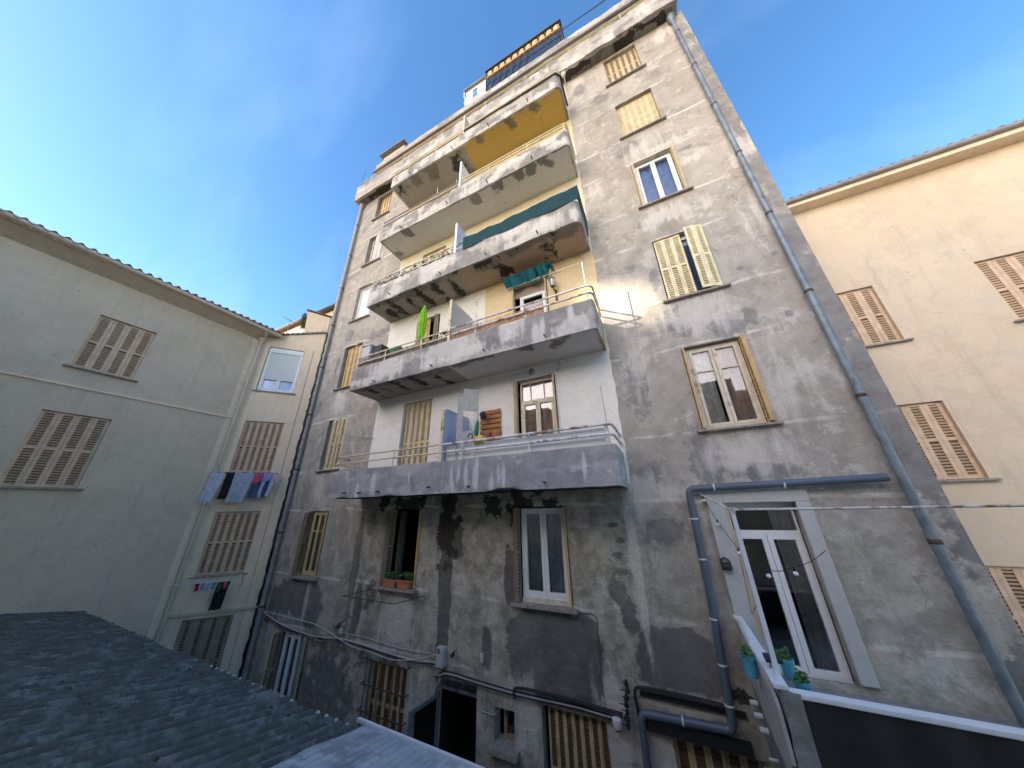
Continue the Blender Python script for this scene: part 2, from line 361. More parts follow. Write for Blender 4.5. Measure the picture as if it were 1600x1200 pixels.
# ---------------------------------------------------------------- stain fields (world positions, real marks on the render)
# kind, x, z, rx, rz, [strength], y-range ignored on the facade
DK, PL, WT = [], [], []
def blob(lst, x, z, rx, rz, s=.5, y=None, ry=None): lst.append((x, z, rx, rz, s, y, ry))
def ev(lst, P):
    a = np.zeros(len(P))
    for x, z, rx, rz, s, y, ry in lst:
        q = (np.abs((P[:, 0]-x)/rx))**2.6+(np.abs((P[:, 2]-z)/rz))**2.6
        if y is not None: q = q+np.abs((P[:, 1]-y)/ry)**2.6
        r = q**(1/2.6)
        a = np.maximum(a, np.clip(.5+(1-r)*s, 0, 1))
    return a
def set_attrs(me, P, spec):
    n = len(P)
    def put(nm, arr):
        a = me.attributes.new(nm, 'FLOAT', 'POINT'); a.data.foreach_set('value', np.asarray(arr, dtype=np.float32))
    put('dk', ev(spec.get('dk', DK), P)); put('pl', ev(spec.get('pl', PL), P)); put('wt', ev(spec.get('wt', WT), P))
    put('rg', spec['rg'](P) if 'rg' in spec else np.zeros(n))
    put('nc', spec['nc'](P) if 'nc' in spec else np.zeros(n))
    c = me.color_attributes.new('pc', 'FLOAT_COLOR', 'POINT')
    pc = np.ones((n, 4), dtype=np.float32)
    if 'pc' in spec: pc[:, :3] = spec['pc'](P)
    c.data.foreach_set('color', pc.ravel())
def lines(a0, a1, cuts, step):
    c = sorted(set([round(x, 4) for x in cuts if a0 < x < a1]+[a0, a1])); out = [c[0]]
    for p, q in zip(c[:-1], c[1:]):
        k = max(1, int(math.ceil((q-p)/step))); out += [p+(q-p)*i/k for i in range(1, k+1)]
    return out
def wall_grid(fr, a0, a1, z0, z1, holes, step, depth=.22, jit=0.0):
    """a wall sheet with true openings and their reveals"""
    mb = MB(fr)
    A = lines(a0, a1, [h[i] for h in holes for i in (0, 1)], step); Z = lines(z0, z1, [h[i] for h in holes for i in (2, 3)], step)
    mb.v = []
    for z in Z:
        for a in A:
            n = 0.
            if jit:
                n = jit*mnoise.noise(Vector((a*1.3, z*1.3, 3.)))+jit*.5*mnoise.noise(Vector((a*5, z*5, 9.)))
                for h in holes:
                    if h[0]-.12 < a < h[1]+.12 and h[2]-.12 < z < h[3]+.12: n = 0
            mb.v.append(fr(a, n, z))
    na = len(A)
    for j in range(len(Z)-1):
        zc = (Z[j]+Z[j+1])/2
        hz = [h for h in holes if h[2] < zc < h[3]]
        for i in range(na-1):
            ac = (A[i]+A[i+1])/2
            if any(h[0] < ac < h[1] for h in hz): continue
            mb.f.append((j*na+i, j*na+i+1, (j+1)*na+i+1, (j+1)*na+i)); mb.mi.append(0)
    for h in holes:
        b0, b1, c0, c1 = h[:4]
        for p, q in (((b0, c0), (b1, c0)), ((b1, c0), (b1, c1)), ((b1, c1), (b0, c1)), ((b0, c1), (b0, c0))):
            mb.quad(fr(p[0], 0, p[1]), fr(q[0], 0, q[1]), fr(q[0], -depth, q[1]), fr(p[0], -depth, p[1]))
    return mb
# ---------------------------------------------------------------- windows and shutters
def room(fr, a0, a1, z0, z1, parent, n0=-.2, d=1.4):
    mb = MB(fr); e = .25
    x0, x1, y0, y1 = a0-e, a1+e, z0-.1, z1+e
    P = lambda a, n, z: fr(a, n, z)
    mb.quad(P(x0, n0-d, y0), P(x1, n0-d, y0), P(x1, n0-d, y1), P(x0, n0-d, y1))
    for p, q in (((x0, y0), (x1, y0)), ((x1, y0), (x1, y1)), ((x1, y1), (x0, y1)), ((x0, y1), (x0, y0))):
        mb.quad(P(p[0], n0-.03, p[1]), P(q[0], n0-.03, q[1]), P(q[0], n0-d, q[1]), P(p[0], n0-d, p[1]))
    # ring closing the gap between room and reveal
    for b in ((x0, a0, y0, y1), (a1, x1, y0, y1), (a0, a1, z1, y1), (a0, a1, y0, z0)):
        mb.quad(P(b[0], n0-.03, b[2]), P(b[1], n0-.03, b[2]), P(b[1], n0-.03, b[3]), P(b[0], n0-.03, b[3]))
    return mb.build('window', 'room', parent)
def leaf_mesh(mb, o, du, dn, w_, z0, z1, dense=.62, pitch=.062, fm=0, gap=.55):
    """a louvred shutter leaf starting at world point o (z ignored), along du, normal dn"""
    t = .012; du = Vector(du).normalized(); dn = Vector(dn).normalized()
    def bx(a0, a1, c0, c1, tt=t, tilt=0., off=0.):
        c = o+du*((a0+a1)/2)+Vector((0, 0, (c0+c1)/2))+dn*off
        az = Vector((0, 0, (c1-c0)/2))
        mb.obox(c, du*((a1-a0)/2), dn*(tt/2), az+dn*tilt)
    s0, s1 = w_*(.5-dense/2), w_*(.5+dense/2)
    rail = .05
    bx(0, s0, z0, z1, t*1.4); bx(s1, w_, z0, z1, t*1.4)
    bx(s0, s1, z0, z0+rail); bx(s0, s1, z1-rail, z1)
    zm = (z0+z1)/2; bx(s0, s1, zm-.03, zm+.03)
    z = z0+rail
    while z < z1-rail:
        if abs(z+pitch/2-zm) > .03:
            mb.cur = fm; bx(s0, s1, z+pitch*.05, z+pitch*gap, t*.5, .007); mb.cur = 0
        z += pitch
    mb.cur = 1
    c = o+du*(w_/2)+Vector((0, 0, (z0+z1)/2))-dn*.016
    mb.obox(c, du*((s1-s0)/2), dn*.002, Vector((0, 0, (z1-z0)/2-.02))); mb.cur = 0
def closed_leaves(fr, a0, a1, z0, z1, n, k, mat, parent, dense=.62, fold=.05, label=None, pitch=.062, fm=0):
    w_ = (a1-a0)/k
    for i in range(k):
        s = 1 if i % 2 == 0 else -1
        du = fr.u*math.cos(fold)+fr.n*math.sin(fold)*s
        o = fr(a0+i*w_, n-(0 if s > 0 else -w_*math.sin(fold)), 0)
        mb = MB(fr); leaf_mesh(mb, o, du, fr.n, w_-.004, z0+.01, z1-.01, dense, pitch, fm)
        mb.build('shutter', [mat, 'slot', 'slat_dark'], parent, label=label if i == 0 else None)
def folded_leaves(fr, a, side, z0, z1, n0, n1, k, mat, parent, step=.028):
    """k leaves folded flat against the jamb, edge-on to the wall, at a; side +1 stacks to +a"""
    for i in range(k):
        aa = a+side*(.015+i*step)
        mb = MB(fr); leaf_mesh(mb, fr(aa, n0, 0), fr.n, fr.u*side, n1-n0, z0+.02, z1-.02, .66)
        mb.build('shutter', [mat, 'slot'], parent)
def sash(fr, a0, a1, z0, z1, n, frame, parent, leaves=2, transom=None, tbars=True, bar=None, fw=.055, glass='glass', outer=.05):
    mb = MB(fr); d = .035
    mb.box(a0, a0+outer, n-d, n+d, z0, z1); mb.box(a1-outer, a1, n-d, n+d, z0, z1)
    mb.box(a0+outer, a1-outer, n-d, n+d, z1-outer, z1); mb.box(a0+outer, a1-outer, n-d, n+d, z0, z0+outer)
    b0, b1, y0, y1 = a0+outer, a1-outer, z0+outer, z1-outer
    if transom:
        mb.box(b0, b1, n-d, n+d, transom-.03, transom+.03)
        xs = [b0+(b1-b0)*f for f in (.28, .72)]
        for x in (xs if tbars else []): mb.box(x-.012, x+.012, n-.02, n+.02, transom+.03, y1)
        y1 = transom-.03
    mb.build('frame', frame, parent, bevel=.004)
    w_ = (b1-b0)/leaves
    for i in range(leaves):
        c0 = b0+i*w_+.003; c1 = b0+(i+1)*w_-.003; mb = MB(fr); e = .03
        mb.box(c0, c0+fw, n-e, n+e+.012, y0, y1); mb.box(c1-fw, c1, n-e, n+e+.012, y0, y1)
        mb.box(c0+fw, c1-fw, n-e, n+e+.012, y0, y0+fw); mb.box(c0+fw, c1-fw, n-e, n+e+.012, y1-fw, y1)
        if bar: mb.box(c0+fw, c1-fw, n-.022, n+.03, bar-.016, bar+.016)
        mb.build('sash', frame, parent, bevel=.004)
        g = MB(fr); g.quad(fr(c0+fw-.005, n, y0+fw-.005), fr(c1-fw+.005, n, y0+fw-.005), fr(c1-fw+.005, n, y1-fw+.005), fr(c0+fw-.005, n, y1-fw+.005))
        g.build('pane', glass, parent)
    if transom:
        g = MB(fr); g.quad(fr(b0, n, transom), fr(b1, n, transom), fr(b1, n, z1-outer), fr(b0, n, z1-outer)); g.build('pane', glass, parent)
def curtain(fr, a0, a1, z0, z1, n, mat, parent, waves=9, amp=.025, skew=0., label=None):
    mb = MB(fr)
    def fn(u, v):
        a = a0+(a1-a0)*u+skew*(1-v)*(u-.5)
        return fr(a, n+amp*math.sin(u*waves*6.283+1.3*math.sin(v*3+u*4))*(0.5+.5*(1-v)), z0+(z1-z0)*v)
    mb.sheet(fn, waves*6, 8); mb.build('curtain', mat, parent, smooth=True)
def sill(fr, a0, a1, z, parent, out=.09, over=.1, th=.045, mat='sill'):
    mb = MB(fr); mb.box(a0-over, a1+over, -.0, out, z-th, z-.002); mb.box(a0, a1, -.2, .0, z-th, z+.003)
    mb.build('sill', mat, parent, bevel=.006)
def W(fr, a0, a1, z0, z1, bld, label=None, sl=True, name='window', **k):
    o = room(fr, a0, a1, z0, z1, bld); o.name = name; ORG[o.name] = ORG[bld.name]
    if label: o['label'] = label
    if sl: sill(fr, a0, a1, z0, o, **k)
    return o
# ================================================================= GROUND
GZ = -4.0
mb = MB(); mb.sheet(lambda u, v: (-150+300*u, -170+300*v, GZ), 12, 12); mb.build('ground', 'ground', kind='structure')
# ================================================================= APARTMENT BUILDING
B = thing('apartment_building', (-4.2, 0, GZ), 'tall weathered grey apartment building with five stacked balconies and stained render', 'building')
XL, XR = -11.95, 3.43
RC = (.85, 1.92); LC = (-10.47, -9.47); MC = (-6.86, -5.76); NC = (-3.09, -1.93)
ZB = [15.0, 12.03, 9.01, 5.98, 3.02, 0.0]; ZT = [16.62, 13.77, 10.8, 7.79, 4.77, 1.75]
BZ = [(2.05, 2.74), (5.12, 5.86), (8.23, 8.97), (11.3, 11.98), (14.4, 15.06)]
holes = [(*RC, ZB[i], ZT[i]) for i in range(5)]+[(*LC, ZB[i], ZT[i]) for i in range(6)]
holes += [(*MC, 0, 1.75), (*NC, 0, 1.75)]
FR = (.85, 1.80, -.50, 1.75)
BIG = (-10.55, -9.45, -3.0, -1.36); GRID = (-6.93, -5.78, -3.0, -1.46); DOOR = (-5.0, -3.99, -3.98, -1.44)
SM = (-3.6, -3.19, -2.14, -1.67); GAR = (-2.66, -1.53, -3.1, -1.45); BR = (-.58, .5, -3.1, -1.44)
holes += [FR, BIG, GRID, DOOR, SM, GAR, BR]
nich = []
for k, (s0, s1) in enumerate(BZ):
    nich.append((MC[0], MC[1]+.02, s0+.22 if k != 1 else 5.98, s0+.22+2.55)); nich.append((NC[0]+.05, NC[1], ZB[4-k] if k == 0 else s0+.22, ZT[4-k]+.03))
nich[0] = (-6.86, -5.74, 2.27, 4.82)
nich[1] = (-3.03, -1.92, 3.02, 4.80); nich[2] = (-6.72, -5.72, 6.4, 7.86); nich[3] = (-3.02, -1.93, 5.98, 7.86)
holes += nich
def pb(lst, u, v, rx, rz, s=.5): p = at(u, v); blob(lst, p.x, p.z, rx, rz, s)
for x, z, rx, rz, s in ((-7.93, .6, .14, 1.35, 1.2), (-7.6, -.5, .14, .5, 1.1), (-7.2, -.15, .2, .35, .5), (-4.9, .3, .19, 1.7, 1.5), (-4.72, 1.15, .30, .5, 1.2), (-2.35, -.72, .94, .76, 2.2),
                        (-3.22, .3, .16, .5, .9), (-3.78, -.8, .13, .36, 1.1), (-10.15, -.5, .85, .5, 1.2), (-11.1, -.7, .5, .5, .5), (-9.4, -.6, .3, .6, .5), (-.32, -.55, .64, .44, 2.0), (-.95, .0, .12, .4, .6), (-1.05, .35, .15, .2, .5),
                        (-6.3, -2.3, .25, .9, .4), (-8.3, -2.2, .9, .9, .35), (3.3, 5, .2, 5, .35), (3.3, 12.6, .2, 2.2, .45)):
    blob(DK, x, z, rx, rz, s)
for u, v, rx, rz in ((1105, 715, .3, .5), (1195, 738, .5, .14), (977, 234, .33, .26), (941, 153, .3, .2), (1070, 232, .24, .07), (1002, 352, .1, .12), (1056, 503, .27, .36), (1141, 512, .24, .26), (1022, 435, .12, .28),
                     (986, 418, .13, .09), (1211, 396, .08, .06), (1155, 419, .06, .05), (1232, 490, .09, .09), (1172, 492, .13, .2), (952, 372, .1, .07), (591, 521, .5, .22), (527, 571, .14, .4), (570, 360, .24, .16), (588, 355, .2, .1),
                     (555, 430, .5, .09), (1040, 828, .3, .25), (1010, 735, .25, .2), (1000, 610, .25, .5), (545, 525, .3, .3), (580, 560, .3, .3), (497, 640, .2, .3), (1015, 80, .2, .05), (1020, 112, .15, .05), (995, 120, .12, .04), (470, 640, .2, .3),
                     (905, 140, .2, .35), (1215, 210, .3, .9), (1140, 150, .25, .6), (1100, 60, .2, .3)):
    pb(DK, u, v, rx, rz, .5)
for x in (3.2, 3.36): 
    for z in np.arange(2.5, 16.5, .9): blob(DK, x+random.uniform(-.06, .06), z+random.uniform(-.3, .3), random.uniform(.05, .2), random.uniform(.2, .6), .45)
for u, v, rx, rz, s in ((1045, 333, .6, .3, .34), (1090, 492, .6, .42, .4), (1165, 712, .6, .3, .36), (497, 762, .26, .5, .5), (620, 972, .55, .48, .6), (480, 930, .08, .75, .6), (530, 628, .35, .4, .45), (1035, 52, .3, .35, .45), (990, 60, .3, .2, .3), (900, 130, .25, .25, .4),
                     (993, 880, .09, 1.2, .6), (912, 370, .12, .7, .4), (1040, 225, .6, .15, .2), (1000, 230, .5, .3, .2), (925, 300, .25, .3, .3), (1000, 770, .3, .3, .4), (1065, 770, .6, .12, .35), (1180, 330, .2, .5, .25), (1160, 230, .2, .4, .2), (640, 1130, .3, .8, .25), (960, 1150, .25, .8, .6), (820, 1110, .35, .5, .55), (1030, 1180, .3, .5, .5), (1070, 1100, .55, .13, .8),
                     (420, 1010, .2, .5, .3), (590, 405, .2, .2, .25), (1075, 250, .5, .1, .25), (1120, 580, .15, .5, .2), (1210, 600, .4, .6, .2), (990, 560, .2, .6, .25)):
    pb(PL, u, v, rx, rz, s)
for u, v, rx, rz in ((770, 787, .16, .2), (702, 800, .16, .35), (718, 815, .12, .25), (825, 785, .4, .2), (662, 785, .07, .16), (640, 790, .35, .16), (605, 780, .12, .2), (700, 830, .2, .5)):
    pb(WT, u, v, rx*1.3, rz*1.3, .36)
pb(WT, 1168, 1092, .25, .1, .5)
for z in np.arange(-.1, 1.9, .25): blob(DK, -.8+random.uniform(-.25, .15), z, .12, .05, .4)
PAINT = {0: ((.90, .87, .81), (.90, .87, .82)), 1: ((.88, .84, .75), (.76, .59, .35)), 2: ((.76, .70, .53), (.76, .70, .53)), 3: ((.74, .66, .44), (.76, .66, .44)), 4: ((.74, .62, .40), (.72, .58, .46))}
def f_nc(P):
    x, z = P[:, 0], P[:, 2]
    wob = .015*np.sin(z*5.1)+.012*np.sin(z*13.7)
    d = np.minimum.reduce([x+8.06, -.57+wob*.6-x, z-2.1, 16.75-z])
    return np.clip(.5+d*6, 0, 1)
def f_pc(P):
    out = np.zeros((len(P), 3)); x, z = P[:, 0], P[:, 2]
    for k in range(5):
        mk = (z > BZ[k][0]-.05) if k == 0 else (z > BZ[k][0])
        out[mk & (x < -3.95)] = PAINT[k][0]; out[mk & (x >= -3.95)] = PAINT[k][1]
    out[z <= BZ[0][0]-.05] = PAINT[0][0]
    return out
def f_rg(P):
    x, z = P[:, 0], P[:, 2]
    under = np.clip(.5+np.minimum.reduce([x+8.0, -.6-x, 2.1-z])*3, 0, 1)
    low = np.clip((3.2-z)/5.5, 0, .75)
    return np.maximum(under, low)
fspec = dict(nc=f_nc, pc=f_pc, rg=f_rg)
mb = wall_grid(F0, XL, XR, GZ, 16.9, holes, .07, .24, jit=.012)
wall = mb.build('wall', 'wall', B, attrs=fspec)
mb = MB()
Q = lambda x, y, z: Vector((x, y, z))
mb.quad(Q(XR, 0, GZ), Q(XR, 11, GZ), Q(XR, 11, 16.9), Q(XR, 0, 16.9))
mb.quad(Q(XL, 11, GZ), Q(XL, 0, GZ), Q(XL, 0, 16.9), Q(XL, 11, 16.9))
mb.quad(Q(XR, 11, GZ), Q(XL, 11, GZ), Q(XL, 11, 16.9), Q(XR, 11, 16.9))
mb.build('side_wall', 'wall', B, attrs=dict(dk=[], pl=[], wt=[]))
# cornice and roof terrace edge
def strip(path, z0, z1, th, step, jit, bottom_rag, name, mat, parent, attrs=None, close_bottom=True, top_rag=0):
    """an upright band following a plan path (outward to the right of travel is handled by the offset sign)"""
    P2 = []
    for p, q in zip(path[:-1], path[1:]):
        p = Vector((*p, 0)); q = Vector((*q, 0)); k = max(1, int((q-p).length/step)); P2 += [p.lerp(q, i/k) for i in range(k)]
    P2.append(Vector((*path[-1], 0))); n = len(P2)
    nr = []
    for i in range(n):
        t = (P2[min(i+1, n-1)]-P2[max(i-1, 0)]).normalized(); nr.append(Vector((t.y, -t.x, 0)))
    nz = max(2, int((z1-z0)/step)); mb = MB(); vs = []
    for j in range(nz+1):
        for i in range(n):
            z = z0+(z1-z0)*j/nz; p = P2[i]
            d = jit*mnoise.noise(Vector((p.x*2, p.y*2, z*2.5)))+jit*.6*mnoise.noise(Vector((p.x*7, p.y*7, z*7)))
            if j == 0 and bottom_rag:
                r = mnoise.noise(Vector((p.x*1.1+3.7*z0, 4.4, z0)))
                z += bottom_rag*(max(0, r-.12)*3+.25*mnoise.noise(Vector((p.x*6, 1.4, z0))))
                d -= bottom_rag*max(0, r-.12)*1.5
            if j == nz and top_rag: z += top_rag*mnoise.noise(Vector((p.x*2.2, 8.4, z0)))
            vs.append(p+nr[i]*d+Vector((0, 0, z)))
    fs = [(j*n+i, j*n+i+1, (j+1)*n+i+1, (j+1)*n+i) for j in range(nz) for i in range(n-1)]
    k = len(vs); vs += [P2[i]-nr[i]*th+Vector((0, 0, vs[nz*n+i].z)) for i in range(n)]; vs += [P2[i]-nr[i]*th+Vector((0, 0, z0+.02)) for i in range(n)]
    fs += [(nz*n+i, nz*n+i+1, k+i+1, k+i) for i in range(n-1)]+[(k+i, k+i+1, k+n+i+1, k+n+i) for i in range(n-1)]
    if close_bottom: fs += [(i+1, i, k+n+i, k+n+i+1) for i in range(n-1)]
    mb._add(vs, fs)
    return mb.build(name, mat, parent, attrs=attrs, smooth=True)
rb = random.Random(3)
def rnd_blobs(x0, x1, z0, z1, n, rx, rz, s=.45):
    out = []
    for _ in range(n): blob(out, rb.uniform(x0, x1), rb.uniform(z0, z1), rb.uniform(*rx), rb.uniform(*rz), s)
    return out
cdk = rnd_blobs(-11.8, 3.3, 16.75, 17.8, 26, (.15, .7), (.08, .3)); cpl = rnd_blobs(-11.8, 3.3, 16.8, 17.7, 14, (.1, .5), (.1, .4), .35)
CN = -.42
strip([(XL+.12, .0), (XL+.12, CN), (XR-.15, CN), (XR-.15, 0)], 16.74, 17.75, .14, .09, .03, .03, 'cornice', 'concrete', B, dict(dk=cdk, pl=cpl, wt=[]), top_rag=.02)
def soffit_grid(x0, x1, y_of, z, step, name, parent, attrs, mat='soffit', zn=.0, upper=None):
    mb = MB(); nx = max(2, int((x1-x0)/step)); ny = 16; vs = []
    for i in range(nx+1):
        x = x0+(x1-x0)*i/nx; yd = y_of(x)
        for j in range(ny+1): vs.append((x, yd*j/ny, z+zn*mnoise.noise(Vector((x*3, yd*j/ny*3, z)))))
    fs = [(i*(ny+1)+j, (i+1)*(ny+1)+j, (i+1)*(ny+1)+j+1, i*(ny+1)+j+1) for i in range(nx) for j in range(ny)]
    mb._add(vs, [tuple(reversed(f)) for f in fs])
    if upper:
        vs2 = [(p[0], p[1], upper) for p in vs]; mb._add(vs2, fs)
    return mb.build(name, mat, parent, attrs=attrs)
full = lambda P: np.ones(len(P))
def const(c): return lambda P: np.tile(np.array(c), (len(P), 1))
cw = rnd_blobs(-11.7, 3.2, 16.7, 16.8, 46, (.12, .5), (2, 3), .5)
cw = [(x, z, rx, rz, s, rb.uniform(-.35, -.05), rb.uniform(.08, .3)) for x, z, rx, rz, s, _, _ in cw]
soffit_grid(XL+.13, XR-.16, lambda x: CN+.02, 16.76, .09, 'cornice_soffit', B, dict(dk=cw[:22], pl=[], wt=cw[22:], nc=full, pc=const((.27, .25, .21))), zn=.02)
mb = MB(); mb.quad(Q(XL+.14, CN+.1, 17.5), Q(XR-.17, CN+.1, 17.5), Q(XR-.17, 11, 17.5), Q(XL+.14, 11, 17.5)); mb.build('terrace_floor', 'ground', B)
def rails(paths, r, mat, parent, posts=(), name='railing'):
    mb = MB()
    for p in paths: mb.tube(p, r, 10)
    for x, y, z0, z1 in posts: mb.tube([(x, y, z0), (x, y, z1)], r*.75, 8)
    return mb.build(name, mat, parent, smooth=True)
rp = [(x, CN+.05, 17.72, 18.16) for x in (-10.9, -8.6, -6.2, -3.9, -2.0, -.2, 1.7)]
rails([[(XL+.3, CN+.05, 18.0), (XR-.3, CN+.05, 17.94)], [(XL+.3, CN+.05, 18.14), (XR-.3, CN+.05, 18.08)]], .017, 'rail_yellow', B, rp)
# attic set back behind the terrace
AX0, AX1 = -11.4, 3.2
mb = MB(); mb.box(AX0+.3, AX1-.2, -8, -.95, 17.5, 19.35); mb.build('attic_wall', 'wall', B, attrs=dict(dk=[], pl=[], wt=[]))
adk = rnd_blobs(AX0, AX1, 19.3, 20, 16, (.2, .8), (.1, .3))
strip([(AX0, 6), (AX0, .0), (AX1, .0), (AX1, 6)], 19.36, 19.95, .2, .1, .02, .05, 'attic_slab', 'concrete', B, dict(dk=adk, pl=rnd_blobs(AX0, AX1, 19.3, 20, 8, (.2, .6), (.1, .2)), wt=[]))
mb = MB(); mb.quad(Q(AX0+.1, 6, 19.38), Q(AX1-.1, 6, 19.38), Q(AX1-.1, .1, 19.38), Q(AX0+.1, .1, 19.38)); mb.quad(Q(AX0+.1, .1, 19.9), Q(AX1-.1, .1, 19.9), Q(AX1-.1, 9, 19.9), Q(AX0+.1, 9, 19.9)); mb.build('attic_ceiling', 'stone', B)
mb = MB()                                   # half round gutter under the slab edge
mb.tube([(AX0-.05+i*.5, -.05, 19.30-.012*math.sin(i*1.9)) for i in range(31)], .055, 8); mb.build('gutter', 'zinc_warm', B, smooth=True)
mb = MB()
for x in np.arange(-11.0, -5.8, .42): mb.box(x, x+.3, -.88, -.80, 17.6, 19.2)
mb.build('attic_shutter', 'orange', B)
# rooftop glazed veranda with cream awning
VY = -.02                                     # n offset of its front (y = .02)
mb = MB(); vx0, vx1, vz0, vz1 = -4.12, -.38, 19.95, 21.72
mb.box(vx0-.06, vx1+.08, -3.2, .06, vz1, vz1+.09)
V = mb.build('veranda_roof', 'darkwood', B, bevel=.01)
mb = MB()
nb = 11
for i in range(nb+1):
    x = vx0+(vx1-vx0)*i/nb; mb.box(x-.018, x+.018, -.02, .02, vz0, vz1-.02)
for i in range(0, nb): 
    x = vx0+(vx1-vx0)*i/nb; dx = (vx1-vx0)/nb
    mb.box(x+.02, x+dx-.02, -.014, .014, vz0+.52, vz0+.55)
    if i < 7: mb.tube([(x+dx*.1, -.02, vz0+.05), (x+dx*.55, -.02, vz0+1.0)], .012, 6); mb.tube([(x+dx*.9, -.02, vz0+.05), (x+dx*.55, -.02, vz0+1.0)], .012, 6)
for n0 in (-1.0, -2.0, -3.0): mb.box(vx1-.02, vx1+.02, n0-.02, n0+.02, vz0, vz1-.02)
mb.build('veranda_frame', 'dark_iron', V)
mb = MB(); mb.box(vx0, vx1, .016, .05, vz0+1.10, vz0+1.17); mb.build('veranda_beam', 'orange', V)
mb = MB(); mb.quad(Q(vx0, .0, vz0), Q(vx1, .0, vz0), Q(vx1, .0, vz0+1.08), Q(vx0, .0, vz0+1.08)); mb.build('pane', 'dark_glass', V)
mb = MB(); mb.box(vx0, vx1, -3.1, -2.9, vz0, vz1-.02); mb.box(vx0, vx1, -3, -.1, vz0-.02, vz0+.02); mb.build('veranda_back', 'curtain_blue', V)
mb = MB()
dx = (vx1-vx0)/nb
for i in range(nb):
    x = vx0+dx*i
    mb.sheet(lambda u, v, x=x: (x+.04+(dx-.08)*u, .03-.03*math.sin(u*math.pi), vz0+1.2+(vz1-vz0-1.25)*v-.03*math.sin(u*math.pi)*(1-v)), 6, 4)
mb.sheet(lambda u, v: (vx1+.03, .1+2.6*u, vz0+.2+(vz1-vz0-.25)*v), 6, 4)
mb.sheet(lambda u, v: (vx0+(vx1-vx0)*u, .1+2.8*v, vz1-.06), 6, 4)
mb.build('awning', 'awning_cream', V, smooth=True)
mb = MB()
for hx, hz in ((-5.32, 21.3),):
    mb.box(-5.3, -4.14, -2.6, .0, 19.95, 21.15)
H = mb.build('rooftop_hut', 'clad', B)
mb = MB()
for x in np.arange(-5.28, -4.16, .14): mb.box(x, x+.012, 0, .012, 19.95, 21.15)
mb.build('cladding_batten', 'clad', H)
mb = MB(); mb.box(-5.42, -4.14, -2.7, .12, 21.15, 21.24); mb.build('hut_roof', 'zinc_warm', H, bevel=.01)
mb = MB(); mb.tube([(-5.36, -.06, 21.12), (-5.42, .02, 20.9), (-5.34, .0, 20.7), (-5.34, .0, 20.0)], .03, 8); mb.build('hut_downpipe', 'white_plastic', H, smooth=True)
mb = MB(); mb.box(-4.9, -4.55, .0, .03, 20.1, 20.9); wn = mb.build('hut_window', 'white_frame', H)
mb = MB(); mb.box(-4.86, -4.59, .03, .034, 20.15, 20.48); mb.box(-4.86, -4.59, .03, .034, 20.52, 20.85); mb.build('hut_pane', 'dark_glass', H)
mb = MB(); mb.box(-11.0, -9.4, -1.6, -.1, 19.95, 20.45); CH = mb.build('roof_lantern', 'grey_cream', B)
mb = MB(); mb.box(-11.15, -9.3, -1.8, .1, 20.52, 20.6); mb.build('lantern_roof', 'roof_metal', CH)
mb = MB(); mb.box(-10.9, -9.5, -1.5, -.15, 20.45, 20.52); mb.build('lantern_vent', 'curtain_pink', CH)
mb = MB(); mb.tube([(-11.62, CN+.05, 17.75), (-11.6, CN+.04, 19.1)], .008, 6); mb.build('antenna', 'dark_iron', B)
